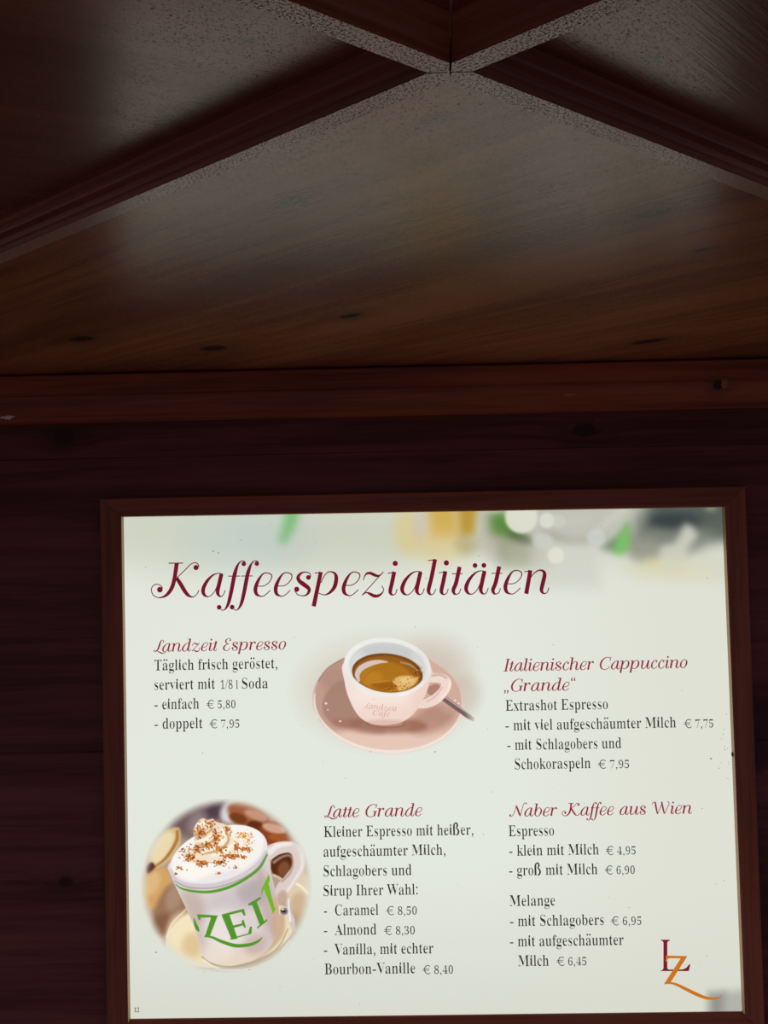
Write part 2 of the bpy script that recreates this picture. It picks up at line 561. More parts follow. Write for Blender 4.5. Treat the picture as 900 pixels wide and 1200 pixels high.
# ================================================================= lettering
# condensed roman for the body text: outlines, 1000 units to the size
GLYPHS = {
    '0': (375, '188,-7 133,1 91,24 60,61 39,111 27,171 23,241 27,311 39,371 60,420 91,456 133,479 189,486 242,479 283,456 314,419 336,370 348,310 353,240 348,171 336,110 314,61 283,24 241,1/188,37 219,50 237,91 246,155 248,240 246,326 237,390 219,429 189,443 157,429 139,390 130,326 127,240 130,155 139,91 157,50'),
    '1': (375, '65,0 65,36 120,36 135,38 146,45 152,58 154,79 154,416 108,365 87,351 67,346 52,349 40,359 31,375 28,396 74,412 101,426 132,447 179,482 254,482 254,79 256,61 261,47 271,38 288,36 343,36 343,0'),
    '2': (375, '24,0 24,69 123,171 160,210 187,245 206,277 218,307 224,338 226,371 223,405 212,427 196,441 174,445 145,438 126,416 116,380 112,329 77,333 50,344 32,365 26,396 30,419 43,441 63,459 92,474 129,483 174,486 240,479 288,456 318,421 328,375 326,352 319,329 308,306 291,281 238,220 154,138 87,74 244,74 263,77 279,86 292,101 300,120 305,141 345,141 341,0'),
    '3': (375, '163,-7 117,-4 81,5 53,18 34,35 23,54 19,74 23,96 36,113 54,123 76,126 82,89 99,62 125,46 158,40 180,42 199,49 216,61 230,79 238,105 241,139 234,174 214,202 181,221 137,227 95,227 95,269 140,269 178,275 204,296 220,327 225,367 221,400 211,424 193,440 169,445 148,441 133,430 122,413 116,391 111,341 75,345 47,356 30,374 24,401 34,434 62,461 108,480 173,486 237,479 286,458 317,423 328,377 320,335 298,301 265,275 225,256 252,249 279,238 305,222 326,201 340,174 345,138 341,101 329,70 312,44 288,25 261,10 230,1 197,-5'),
    '4': (375, '121,0 121,36 140,36 161,38 179,44 191,58 195,84 195,125 9,125 9,166 199,480 293,480 293,169 363,169 363,125 293,125 293,84 297,58 309,44 327,38 348,36 357,36 357,0/56,169 195,169 195,287 196,351 199,416 189,394 174,366 158,338 146,319'),
    '5': (375, '165,-7 119,-4 84,5 58,18 40,35 30,54 27,75 31,95 42,109 59,118 81,121 82,102 88,83 97,66 111,52 130,43 154,40 176,43 195,50 212,63 226,83 234,111 237,148 231,192 213,223 184,241 146,247 103,243 71,235 40,247 62,480 316,480 319,357 281,357 275,380 267,399 258,404 244,406 105,406 94,281 126,288 168,291 238,282 293,256 328,211 340,148 336,108 324,75 306,48 282,27 255,12 226,1 195,-5'),
    '6': (375, '197,-7 150,-1 109,18 76,49 51,93 35,151 30,222 33,275 42,325 57,370 77,409 104,441 137,466 176,481 222,486 261,484 291,476 313,464 329,449 338,431 340,412 336,393 322,376 298,364 260,360 256,400 251,419 243,434 232,443 216,447 180,435 152,401 134,345 125,269 161,286 186,292 218,294 273,285 315,258 343,214 352,155 342,90 313,38 264,5/199,38 222,44 239,64 251,98 255,148 250,196 238,228 219,247 193,253 174,251 154,243 137,232 125,221 131,138 147,81 170,48'),
    '7': (375, '111,0 289,406 113,406 86,398 74,372 70,338 30,338 33,480 353,480 353,447 168,0'),
    '8': (375, '183,-7 132,-2 91,11 60,31 38,57 25,88 20,122 27,162 47,193 79,219 119,242 83,267 57,296 41,327 36,364 39,395 50,423 70,449 99,469 140,482 191,486 254,478 299,453 325,415 334,369 328,333 310,305 281,282 244,260 296,230 330,199 349,166 355,127 344,71 310,29 256,2/203,283 224,298 239,317 247,340 250,370 248,389 243,407 234,423 222,436 206,444 187,447 163,442 145,426 134,402 130,372 135,341 149,318 172,300/187,32 218,37 241,55 257,82 262,116 256,146 239,170 208,192 164,216 143,199 126,178 115,152 111,120 116,84 132,56 156,38'),
    '9': (375, '152,-7 116,-4 88,4 67,17 53,33 45,51 42,69 44,83 50,94 61,102 75,107 87,80 103,56 126,41 156,36 194,48 223,84 242,145 251,230 234,212 212,198 186,188 155,185 103,194 60,220 33,264 24,324 28,369 42,409 64,441 95,466 133,481 177,486 223,480 264,463 298,433 323,390 340,332 345,261 343,207 334,157 321,111 301,72 274,39 241,14 200,-2/184,233 206,236 224,245 239,260 251,278 245,352 231,403 209,432 181,441 156,434 137,413 125,377 121,328 125,286 137,257 156,239'),
    'A': (437, '-9,0 -9,18 9,21 24,30 36,47 49,75 206,466 224,465 384,87 411,34 425,22 443,18 443,0 229,0 229,18 270,25 283,46 273,81 253,132 103,132 79,71 76,59 75,48 87,26 124,18 128,18 128,0/113,161 242,161 177,319'),
    'B': (443, '16,0 16,17 45,22 62,32 72,51 75,82 75,369 73,394 69,412 62,425 51,433 36,437 15,439 15,455 220,455 297,449 352,429 385,396 396,351 389,313 369,283 335,261 287,247 344,231 385,206 410,173 418,132 407,76 371,35 314,9 238,0/182,252 188,252 234,257 263,272 279,301 285,345 281,385 269,412 248,428 216,434 198,432 188,425 183,412 182,391/222,24 259,30 283,49 296,81 301,128 295,176 277,208 245,225 197,231 182,231 182,65 184,46 190,33 202,26'),
    'C': (468, '257,-11 193,-3 137,20 91,56 56,104 34,162 26,228 34,294 56,351 92,399 139,435 195,458 259,465 309,459 367,440 388,435 408,443 419,465 437,465 437,308 420,308 392,364 356,407 313,434 265,443 212,430 174,389 151,321 144,226 152,138 177,74 219,36 278,24 318,29 358,45 395,71 428,106 447,89 409,45 365,14 314,-5'),
    'E': (442, '14,0 14,17 44,20 62,30 72,48 75,78 75,369 72,405 62,425 44,435 16,439 16,455 399,455 399,320 383,320 369,373 340,406 295,424 232,430 200,428 191,424 186,417 183,388 183,246 193,246 232,252 259,269 277,300 288,345 304,345 304,118 287,118 282,154 273,181 259,201 241,213 216,220 185,222 183,67 185,47 192,35 206,29 230,28 276,30 313,39 345,53 371,75 393,105 411,143 430,143 402,0'),
    'I': (261, '13,0 13,17 42,23 61,32 72,49 75,75 75,387 72,412 63,427 45,435 13,439 13,455 244,455 244,439 214,435 196,427 186,412 183,387 183,77 187,44 194,34 206,26 246,17 246,0'),
    'K': (510, '16,0 16,17 45,22 63,32 72,50 75,81 75,379 72,406 63,424 45,434 17,439 17,455 242,455 242,439 205,432 194,425 187,415 184,400 183,379 183,234 321,373 342,398 349,418 334,434 291,439 291,455 486,455 486,439 477,439 415,419 345,361 271,285 463,46 487,25 501,20 519,17 519,0 281,0 281,17 306,18 322,21 331,27 334,34 329,47 316,66 199,214 183,198 183,81 186,50 195,32 213,22 242,17 242,0'),
    'M': (634, '14,0 14,17 43,22 61,32 72,50 75,79 75,382 74,402 71,416 64,426 53,432 15,439 15,455 185,455 317,142 449,455 617,455 617,439 590,433 573,423 563,405 560,378 560,85 561,61 565,43 571,31 582,23 596,19 617,17 617,0 396,0 396,17 433,25 443,32 450,44 453,61 455,83 455,399 288,0 270,0 105,389 105,80 109,48 120,30 139,20 169,17 169,0'),
    'S': (390, '43,-11 43,158 62,158 83,94 111,50 149,24 197,15 231,20 257,36 273,60 279,89 265,129 225,160 163,191 112,221 77,253 56,289 50,332 54,370 67,403 88,429 115,449 148,462 185,466 229,461 282,448 291,446 300,445 313,450 320,466 339,466 339,319 322,319 310,354 293,385 272,410 248,429 222,441 194,445 163,440 140,426 125,406 120,380 124,356 137,336 159,319 189,303 253,273 290,253 317,233 337,211 350,188 357,162 359,133 354,93 339,58 314,29 281,8 240,-6 192,-10 158,-8 126,1 98,9 85,12 75,11 69,7 61,-11'),
    'T': (423, '92,0 92,17 123,21 142,31 152,50 156,81 156,433 149,433 102,426 65,403 41,367 29,318 11,318 11,455 410,455 410,317 394,317 381,368 357,404 319,426 269,433 263,433 263,81 267,49 276,30 296,21 328,17 328,0'),
    'V': (428, '212,-13 44,381 22,420 8,432 -14,439 -14,455 211,455 211,439 184,437 166,432 156,423 152,410 161,378 259,143 348,377 355,409 351,423 342,432 324,437 299,439 299,455 442,455 442,439 423,436 408,427 395,411 382,383 230,-13'),
    'W': (611, '171,-11 32,393 24,413 15,427 3,435 -15,439 -15,455 181,455 181,439 162,437 150,432 143,423 140,410 148,373 223,153 301,353 286,399 278,418 267,429 252,435 229,439 229,455 439,455 439,439 404,432 393,412 399,386 474,166 541,369 549,406 546,421 538,430 524,436 503,439 503,455 624,455 624,439 607,433 594,421 584,404 575,379 446,-11 428,-11 316,309 190,-11'),
    'a': (344, '255,-10 232,-7 216,1 205,15 200,35 151,2 95,-9 64,-4 40,11 25,34 20,63 31,104 63,136 119,164 199,190 199,241 196,266 187,282 171,292 148,296 115,290 104,274 113,257 121,243 123,231 120,215 110,202 95,194 77,191 59,194 45,203 36,218 33,236 37,259 49,278 69,295 95,308 126,316 162,318 223,312 263,292 285,259 293,210 293,62 295,40 298,36 304,34 320,42 329,28 294,-1/151,34 174,41 187,50 199,63 199,169 164,157 138,139 123,114 118,84 126,46'),
    'b': (361, '43,-11 43,388 41,414 37,428 26,436 8,439 8,455 138,455 138,279 175,308 221,318 254,313 284,299 308,276 326,245 338,208 342,166 337,118 323,75 300,40 270,13 233,-4 192,-10 148,-1 105,28 53,-11/183,14 213,23 232,49 242,95 245,160 242,213 231,251 212,273 184,280 169,277 155,270 144,257 138,242 138,69 141,45 149,28 163,18'),
    'c': (293, '156,-10 119,-5 87,11 59,35 38,68 24,106 19,150 25,196 40,237 64,271 96,297 133,313 175,319 218,314 250,298 271,275 277,245 275,228 266,215 253,207 236,204 219,207 206,216 199,230 196,251 197,261 197,271 190,290 169,297 144,290 126,269 116,235 112,187 118,123 137,76 166,48 204,38 239,47 271,72 285,60 258,30 227,8 193,-6'),
    'd': (370, '140,-10 107,-5 78,10 53,35 35,66 23,104 19,147 24,196 36,237 55,272 81,297 112,313 146,318 189,309 223,280 223,401 220,419 212,430 198,437 176,439 176,455 319,455 319,75 320,54 325,41 335,32 353,28 353,11 294,6 223,-10 223,39 188,2/171,28 187,31 202,41 215,56 223,76 223,242 217,257 206,270 191,278 174,281 147,273 130,250 121,210 118,153 120,98 130,58 146,36'),
    'e': (301, '154,-10 117,-5 85,10 58,35 37,69 24,109 19,157 24,201 38,240 59,273 87,298 120,313 157,318 209,309 249,280 274,234 283,173 283,166 117,166 123,112 138,73 164,50 199,42 237,53 270,86 285,73 258,36 228,11 193,-5/116,192 201,192 201,215 199,252 193,277 181,292 161,297 141,291 127,274 119,244 116,203'),
    'f': (214, '15,0 15,16 40,22 46,27 50,35 52,73 52,277 16,277 16,310 52,310 52,353 60,400 85,436 123,457 174,465 212,460 240,446 257,425 263,400 260,381 252,367 239,358 224,355 208,358 195,365 187,376 185,391 187,405 193,420 196,426 197,433 193,441 180,443 163,440 153,430 149,413 148,390 148,310 203,310 203,277 148,277 148,65 150,40 158,26 173,18 199,16 199,0'),
    'g': (327, '146,-140 89,-136 48,-122 22,-100 14,-75 28,-46 69,-26 35,-1 24,30 28,54 42,74 67,92 102,110 67,128 42,150 27,179 22,212 27,242 40,268 60,289 88,305 120,315 157,318 196,315 233,304 317,304 317,268 268,268 286,237 291,203 288,176 276,151 258,131 234,116 205,106 172,103 157,103 142,104 126,102 112,94 104,84 101,71 111,55 141,49 175,49 223,47 259,40 285,29 303,13 312,-9 316,-37 305,-80 272,-113 219,-133/157,124 178,130 190,146 197,173 199,211 197,249 190,276 178,292 157,297 137,292 124,276 117,249 114,211 117,173 124,146 137,130/161,-116 205,-113 238,-104 257,-88 263,-66 260,-51 249,-41 231,-36 205,-34 97,-34 79,-52 73,-73 79,-89 95,-103 122,-113'),
    'h': (381, '18,0 18,16 35,19 45,26 51,37 52,56 52,399 51,417 46,429 36,437 19,440 19,455 148,455 148,267 190,305 243,318 281,312 309,292 325,258 330,212 330,56 332,38 337,26 347,19 363,16 363,0 202,0 202,16 207,16 228,26 235,56 235,217 234,241 229,258 219,268 203,271 173,262 148,235 148,56 149,38 154,26 164,19 180,16 180,0'),
    'i': (198, '101,362 81,366 65,376 54,393 50,412 54,432 65,449 81,460 101,463 120,460 137,449 147,432 151,412 147,393 136,376 120,366/18,0 18,16 35,19 45,26 51,37 52,56 52,252 51,272 47,285 37,291 20,293 21,310 148,310 148,56 150,38 154,26 164,19 180,16 180,0'),
    'j': (210, '106,363 86,367 70,378 59,394 56,414 59,434 71,450 87,461 106,465 126,461 142,450 153,434 157,414 153,394 142,378 126,367/36,-140 11,-138 -11,-131 -29,-120 -44,-105 -53,-88 -56,-70 -53,-53 -45,-40 -32,-32 -15,-29 2,-31 15,-39 23,-51 26,-66 24,-76 19,-87 11,-103 16,-113 31,-117 49,-113 58,-100 62,-80 64,-54 64,250 62,271 56,284 43,291 22,294 22,310 159,310 159,-21 151,-73 127,-110 88,-133'),
    'k': (359, '17,0 17,16 35,19 45,26 51,38 52,56 52,398 51,417 47,429 38,436 20,439 21,455 148,455 148,169 227,248 240,264 244,278 235,290 209,293 206,310 345,310 345,293 308,284 275,260 222,209 346,34 360,21 376,16 376,0 211,0 211,16 217,16 234,20 239,32 232,49 163,147 148,134 148,56 149,38 154,26 164,19 180,16 180,0'),
    'l': (199, '18,0 18,16 35,19 45,26 51,37 52,56 52,398 51,417 47,429 38,436 20,439 20,455 148,455 148,56 150,38 154,26 164,19 180,16 180,0'),
    'm': (554, '18,0 18,16 35,19 45,26 51,37 52,56 52,253 51,271 46,284 36,291 19,294 19,310 146,310 146,265 188,305 237,318 268,315 292,304 310,286 320,261 364,304 418,318 455,312 482,292 498,258 504,212 504,56 505,38 510,26 520,19 536,16 536,0 377,0 377,16 393,19 403,26 408,38 410,56 410,217 408,241 404,258 394,268 377,271 349,263 324,237 324,56 326,38 331,26 340,19 356,16 356,0 199,0 199,16 215,19 225,26 230,38 232,56 232,217 230,241 226,258 216,268 199,271 170,262 146,235 146,56 148,38 152,27 162,19 177,16 177,0'),
    'n': (381, '18,0 18,16 35,19 45,26 51,37 52,56 52,253 51,271 46,284 36,291 19,294 19,310 148,310 148,267 190,306 243,318 281,312 309,292 325,258 330,212 330,56 332,38 337,26 347,19 363,16 363,0 202,0 202,16 207,16 228,26 235,56 235,217 234,241 229,258 219,268 203,271 173,262 148,235 148,56 149,38 154,26 164,19 180,16 180,0'),
    'o': (336, '169,-10 127,-5 90,11 60,37 38,70 24,110 19,154 24,199 38,239 60,272 90,297 127,313 168,318 209,313 245,298 275,273 298,240 312,200 317,154 312,108 298,69 275,36 245,11 210,-5/169,11 193,18 209,39 214,56 217,81 220,154 217,227 208,271 192,292 169,299 144,292 128,271 120,227 117,154 120,82 123,56 128,39 144,18'),
    'p': (371, '17,-139 17,-124 31,-122 40,-117 47,-110 50,-101 52,-64 52,243 51,269 46,283 37,291 19,295 19,310 143,310 143,263 160,287 180,305 203,315 230,319 264,314 293,298 317,274 335,241 346,203 350,160 346,113 334,72 316,38 291,12 261,-5 227,-10 183,1 148,32 148,-58 152,-99 158,-110 167,-118 197,-123 197,-139/195,28 222,36 239,59 249,99 253,154 250,208 241,248 225,270 199,278 171,267 148,235 148,69 167,38'),
    'q': (364, '175,-139 175,-123 199,-120 214,-114 221,-102 224,-83 224,29 187,0 142,-9 108,-5 79,10 54,33 36,64 24,101 20,144 25,192 40,234 63,270 93,297 129,313 170,319 215,310 257,281 309,320 320,320 320,-83 321,-102 326,-113 337,-120 354,-123 354,-139/179,30 194,32 208,40 218,52 224,67 224,241 221,265 213,281 199,291 179,295 150,286 131,261 120,218 117,156 120,100 131,60 150,37'),
    'r': (287, '18,0 18,16 35,19 45,26 51,37 52,56 52,252 51,273 46,285 37,291 20,293 21,310 146,310 146,252 165,280 187,301 210,314 233,318 258,315 275,304 286,287 289,266 287,248 278,234 265,225 248,222 233,224 222,231 207,250 199,257 189,260 175,255 162,241 152,220 149,192 149,56 152,37 159,25 173,19 197,16 197,0'),
    's': (288, '151,-10 122,-6 87,6 73,9 60,4 51,-9 36,-9 36,105 53,105 66,68 87,39 112,21 140,15 162,18 179,27 189,40 192,58 183,84 156,105 107,130 76,148 54,169 41,193 37,220 44,259 65,291 98,312 141,319 166,316 199,308 206,306 213,305 223,308 230,319 244,319 244,222 228,222 215,254 196,277 174,291 149,296 130,294 116,286 108,274 105,259 107,244 115,232 128,222 146,212 191,189 221,172 241,151 253,127 257,95 250,51 228,18 194,-3'),
    't': (228, '124,-9 89,-4 66,10 53,36 48,71 48,279 20,279 20,300 88,369 112,398 129,424 144,424 144,310 208,310 208,279 144,279 144,82 146,64 149,51 157,43 168,40 189,49 206,75 222,66 205,33 182,9 155,-5'),
    'u': (375, '131,-10 91,-3 65,17 51,51 46,97 46,248 44,268 39,282 29,291 11,294 11,310 142,310 142,74 144,58 151,46 162,38 177,36 205,43 228,66 228,248 226,269 221,283 209,291 189,294 189,310 324,310 324,70 326,51 331,39 342,33 360,30 360,13 300,7 228,-10 228,40 209,19 186,3 160,-7'),
    'v': (306, '142,-10 38,248 22,281 12,290 -3,293 -3,310 164,310 164,294 156,294 136,290 129,276 130,268 185,122 236,253 241,272 232,289 203,294 203,310 305,310 305,295 289,289 278,279 260,243 160,-10'),
    'x': (319, '5,0 5,15 34,29 62,56 123,136 43,263 24,285 4,293 4,310 169,310 169,294 147,291 140,280 149,260 183,206 224,257 232,268 234,279 232,286 227,290 201,294 201,310 311,310 311,296 283,283 254,254 198,184 291,36 303,21 310,17 319,15 319,0 155,0 155,16 178,19 184,24 185,30 182,43 173,59 138,114 97,61 88,46 85,34 92,20 114,15 118,15 118,0'),
    'y': (300, '52,-140 29,-137 10,-125 -3,-107 -7,-84 -4,-67 5,-53 18,-43 36,-40 51,-42 64,-49 72,-61 75,-76 74,-81 74,-87 77,-96 86,-99 99,-92 114,-74 129,-44 140,-5 36,251 25,275 15,287 8,292 -3,293 -5,310 162,310 162,293 136,289 130,284 128,275 130,267 133,257 185,119 230,241 236,260 238,274 236,284 229,289 203,293 203,310 300,310 300,293 287,290 277,281 259,242 162,-24 145,-65 129,-96 113,-117 95,-131 76,-138'),
    'z': (293, '13,0 13,14 168,287 128,287 96,283 72,272 55,250 44,216 26,216 32,310 275,310 275,291 126,25 152,25 194,30 223,44 244,69 260,107 276,107 268,0'),
}

# pen strokes (x, y, width) for signs of the roman: a trailing True closes nothing, dots are (x, y, r)
ROMAN_STROKES = {
    '-': (250, [[(30, 150, 52), (215, 150, 52)]], []),
    ',': (190, [[(100, 30, 55), (108, -20, 45), (85, -75, 22), (50, -105, 14)]], [(90, 30, 40)]),
    ':': (190, [], [(95, 40, 42), (95, 300, 42)]),
    '/': (210, [[(10, -10, 30), (200, 510, 30)]], []),
    '\u20ac': (600, [[(555, 425, 46), (470, 480, 46), (360, 488, 48), (250, 435, 54), (195, 340, 60), (185, 250, 62), (200, 150, 60), (260, 62, 54), (360, 8, 48), (470, 8, 46), (565, 65, 42)],
                     [(60, 300, 36), (500, 300, 36)], [(45, 205, 36), (470, 205, 36)]], []),
    '\u00df': (430, [[(85, 0, 95), (85, 360, 95), (105, 450, 75), (165, 505, 50), (235, 495, 70), (270, 440, 90), (262, 370, 80), (205, 300, 45)],
                    [(205, 300, 40), (290, 240, 70), (330, 160, 95), (315, 70, 90), (255, 5, 50), (195, 15, 50)], [(10, 10, 28), (160, 10, 28)]], []),
}

# sloped high-contrast display letters: (advance, strokes, dots)
DISPLAY = {
    'K': (432, [[(222, 296, 36), (202, 170, 34), (180, 90, 34), (145, 35, 28), (105, 5, 18), (65, -3, 7)],
                [(105, 2, 10), (65, -5, 6), (15, 15, 6), (-4, 55, 6), (2, 90, 6), (25, 110, 6), (55, 112, 6), (80, 100, 6), (95, 78, 7)],
                [(150, 296, 9), (278, 296, 9)], [(226, 172, 8), (280, 222, 7), (340, 280, 7), (365, 295, 8), (390, 297, 8), (410, 285, 8), (418, 262, 8)],
                [(218, 168, 30), (250, 120, 34), (285, 60, 34), (315, 20, 28), (345, 2, 14), (372, 3, 8), (400, 28, 7), (416, 60, 7)]],
          [(70, 66, 25), (392, 256, 23)]),
    'a': (235, [[(198, 197, 6), (150, 203, 8), (100, 182, 16), (48, 125, 28), (20, 60, 33), (30, 18, 25), (60, 1, 10), (90, 12, 7), (125, 52, 6), (150, 110, 6), (165, 150, 8)],
                [(184, 196, 34), (160, 100, 34), (148, 40, 32), (160, 10, 20), (180, 2, 9), (200, 18, 7), (215, 55, 6)]], []),
    'f': (115, [[(-60, -110, 8), (-40, -119, 7), (-15, -100, 16), (10, -50, 28), (35, 50, 33), (60, 170, 34), (75, 225, 30), (95, 275, 18), (120, 305, 9), (145, 310, 8), (162, 298, 7)],
                [(8, 178, 6), (112, 178, 6)]], [(-75, -92, 21), (148, 284, 20)]),
    'e': (178, [[(35, 88, 7), (90, 90, 7), (132, 115, 8), (160, 155, 9), (158, 188, 10), (118, 204, 9), (80, 190, 13), (42, 135, 26), (18, 70, 33), (25, 22, 28), (55, 2, 12), (85, 1, 8), (120, 25, 7), (148, 52, 6)]], []),
    's': (180, [[(148, 165, 7), (148, 185, 8), (130, 202, 9), (95, 207, 10), (58, 192, 20), (38, 160, 29), (52, 128, 34), (92, 97, 38), (128, 68, 33), (133, 38, 26), (108, 8, 14), (70, 1, 9), (32, 13, 7), (10, 42, 7)]],
          [(130, 160, 21), (25, 58, 23)]),
    'p': (240, [[(5, 197, 8), (58, 203, 7)], [(60, 207, 34), (36, 100, 34), (-8, -92, 36)],
                [(60, 112, 5), (88, 170, 7), (122, 203, 9), (155, 207, 11), (186, 188, 23), (195, 148, 33), (180, 80, 33), (140, 30, 22), (95, 8, 10), (60, 14, 8), (40, 24, 8)]], []),
    'z': (222, [[(14, 131, 5), (26, 165, 9), (48, 190, 18), (78, 192, 24), (105, 180, 26), (135, 168, 22), (165, 175, 11), (193, 203, 5)],
                [(192, 202, 6), (0, 0, 7)], [(2, 2, 6), (40, 24, 11), (75, 10, 24), (108, -6, 28), (145, -4, 23), (178, 20, 12), (191, 50, 7), (176, 82, 6)]], []),
    'i': (112, [[(10, 190, 8), (62, 197, 7)], [(66, 203, 34), (45, 110, 34), (27, 35, 32), (36, 8, 21), (55, 1, 9), (75, 15, 7), (88, 52, 6)]], [(76, 275, 23)]),
    'l': (102, [[(17, 296, 8), (70, 302, 7)], [(80, 308, 34), (45, 150, 34), (17, 45, 33), (24, 10, 22), (45, 1, 9), (65, 14, 7), (80, 50, 6)]], []),
    't': (112, [[(10, 180, 7), (105, 180, 7)], [(80, 240, 34), (45, 100, 34), (20, 40, 32), (28, 8, 21), (47, 1, 9), (72, 15, 7), (86, 52, 6)]], []),
    'n': (242, [[(8, 191, 8), (58, 199, 7)], [(62, 204, 34), (20, 0, 36)],
                [(38, 92, 5), (70, 150, 7), (110, 190, 10), (148, 204, 14), (180, 188, 25), (184, 155, 33), (166, 85, 34), (154, 35, 31), (163, 9, 20), (185, 1, 9), (205, 15, 7), (220, 52, 6)]], []),
    'd': (240, [[(198, 197, 6), (150, 203, 8), (100, 182, 16), (48, 125, 28), (20, 60, 33), (30, 18, 25), (60, 1, 10), (90, 12, 7), (125, 52, 6), (150, 110, 6), (165, 150, 8)],
                [(145, 300, 8), (200, 304, 7)], [(211, 310, 34), (160, 100, 34), (148, 40, 32), (160, 10, 20), (180, 2, 9), (200, 18, 7), (215, 55, 6)]], []),
    'b': (215, [[(20, 297, 8), (70, 303, 7)], [(82, 308, 34), (35, 100, 34), (28, 50, 30), (48, 12, 16), (85, 1, 9), (130, 22, 18), (168, 90, 31), (178, 150, 29), (155, 194, 16), (120, 202, 8), (82, 170, 7), (58, 115, 6)]], []),
    'h': (245, [[(20, 297, 8), (70, 303, 7)], [(82, 308, 34), (20, 0, 36)],
                [(38, 92, 5), (70, 150, 7), (110, 190, 10), (148, 204, 14), (180, 188, 25), (184, 155, 33), (166, 85, 34), (154, 35, 31), (163, 9, 20), (185, 1, 9), (205, 15, 7), (220, 52, 6)]], []),
    'r': (170, [[(8, 191, 8), (58, 199, 7)], [(62, 204, 34), (20, 0, 36)], [(38, 92, 5), (70, 150, 7), (108, 190, 9), (140, 203, 9), (158, 192, 8)]], [(146, 178, 22)]),
    'o': (208, [[(112, 204, 9), (65, 178, 18), (26, 110, 31), (22, 48, 31), (60, 2, 12), (108, 16, 17), (155, 92, 31), (166, 158, 29), (142, 197, 13), (112, 204, 9)]], []),
    'c': (170, [[(152, 168, 7), (150, 190, 8), (128, 203, 8), (98, 201, 10), (60, 168, 20), (24, 95, 32), (27, 32, 28), (58, 2, 12), (92, 4, 8), (125, 28, 7), (150, 58, 6)]], [(135, 165, 20)]),
    'u': (245, [[(8, 191, 8), (58, 199, 7)], [(62, 204, 34), (40, 105, 34), (27, 42, 31), (38, 8, 20), (65, 1, 9), (110, 32, 7), (150, 100, 6), (165, 140, 6)],
                [(196, 204, 34), (172, 100, 34), (158, 38, 31), (167, 9, 20), (187, 1, 9), (207, 17, 7), (221, 54, 6)]], []),
    'I': (135, [[(62, 296, 9), (162, 296, 9)], [(112, 294, 36), (42, 3, 36)], [(-10, 3, 9), (92, 3, 9)]], []),
    'L': (190, [[(236, 240, 8), (228, 268, 8), (195, 287, 10), (160, 255, 24), (132, 175, 33), (100, 85, 32), (65, 28, 18), (30, 2, 9), (2, 8, 8), (-6, 28, 8), (14, 42, 8), (55, 32, 11), (110, 2, 20), (168, -30, 26), (228, -36, 16), (285, -12, 8)]], [(226, 236, 14)]),
    'E': (215, [[(196, 262, 7), (190, 282, 8), (160, 296, 9), (122, 288, 13), (84, 255, 25), (82, 210, 27), (105, 175, 16), (148, 160, 8)],
                [(148, 160, 8), (90, 148, 14), (38, 100, 30), (24, 48, 33), (48, 12, 23), (92, 0, 10), (138, 14, 8), (180, 60, 7)]], [(184, 250, 19)]),
    'C': (275, [[(265, 210, 8), (272, 250, 8), (240, 290, 9), (175, 293, 13), (95, 240, 26), (38, 145, 35), (42, 52, 32), (90, 4, 15), (150, 0, 9), (210, 28, 8), (245, 72, 7)], [(288, 302, 9), (262, 205, 9)]], []),
    'G': (295, [[(265, 210, 8), (272, 250, 8), (240, 290, 9), (175, 293, 13), (95, 240, 26), (38, 145, 35), (42, 52, 32), (90, 4, 15), (150, 0, 9), (198, 20, 10)], [(288, 302, 9), (262, 205, 9)],
                [(245, 128, 34), (218, 8, 32)], [(190, 130, 8), (288, 130, 8)]], []),
    'N': (365, [[(10, 30, 8), (20, 6, 8), (55, 0, 9), (105, 55, 9), (150, 155, 9), (180, 262, 10)], [(176, 272, 18), (205, 195, 35), (250, 60, 35), (270, 8, 12)],
                [(270, 6, 9), (305, 130, 9), (342, 260, 9), (372, 312, 8), (405, 324, 7), (432, 312, 7)]], [(28, 36, 21), (424, 304, 15)]),
    'W': (440, [[(10, 235, 8), (35, 285, 8), (78, 298, 9)], [(84, 294, 32), (105, 150, 34), (130, 6, 22)], [(132, 4, 9), (262, 290, 9)], [(240, 296, 30), (265, 150, 34), (295, 6, 22)],
                [(298, 4, 9), (385, 180, 9), (418, 250, 9), (405, 296, 9), (375, 290, 8)]], []),
    '\u201e': (150, [[(25, 18, 26), (28, -12, 20), (5, -50, 8)], [(88, 18, 26), (91, -12, 20), (68, -50, 8)]], [(20, 18, 18), (83, 18, 18)]),
    '\u201c': (150, [[(45, 245, 26), (42, 275, 20), (65, 313, 8)], [(108, 245, 26), (105, 275, 20), (128, 313, 8)]], [(50, 245, 18), (113, 245, 18)]),
}
DISPLAY['\u00e4'] = (235, DISPLAY['a'][1], [(103, 250, 21), (181, 250, 21)])
DISPLAY['\u00e9'] = (178, DISPLAY['e'][1] + [[(120, 235, 8), (165, 290, 18)]], [])


def ribbon(verts, faces, pts, wmin, sub=7):
    P = spline(pts, sub if len(pts) > 2 else 1)
    n = len(P)
    b = len(verts)
    for i in range(n):
        d = P[min(i + 1, n - 1), :2] - P[max(i - 1, 0), :2]
        d = d / (np.hypot(*d) + 1e-9)
        w = max(P[i, 2], wmin) / 2
        verts.append((P[i, 0] - d[1] * w, P[i, 1] + d[0] * w))
        verts.append((P[i, 0] + d[1] * w, P[i, 1] - d[0] * w))
    for i in range(n - 1):
        faces.append((b + 2 * i, b + 2 * i + 1, b + 2 * i + 3, b + 2 * i + 2))


def dot(verts, faces, x, y, r, k=20):
    b = len(verts)
    verts += [(x + r * math.cos(2 * math.pi * i / k), y + r * math.sin(2 * math.pi * i / k)) for i in range(k)]
    faces.append(tuple(range(b, b + k)))


_cache = {}


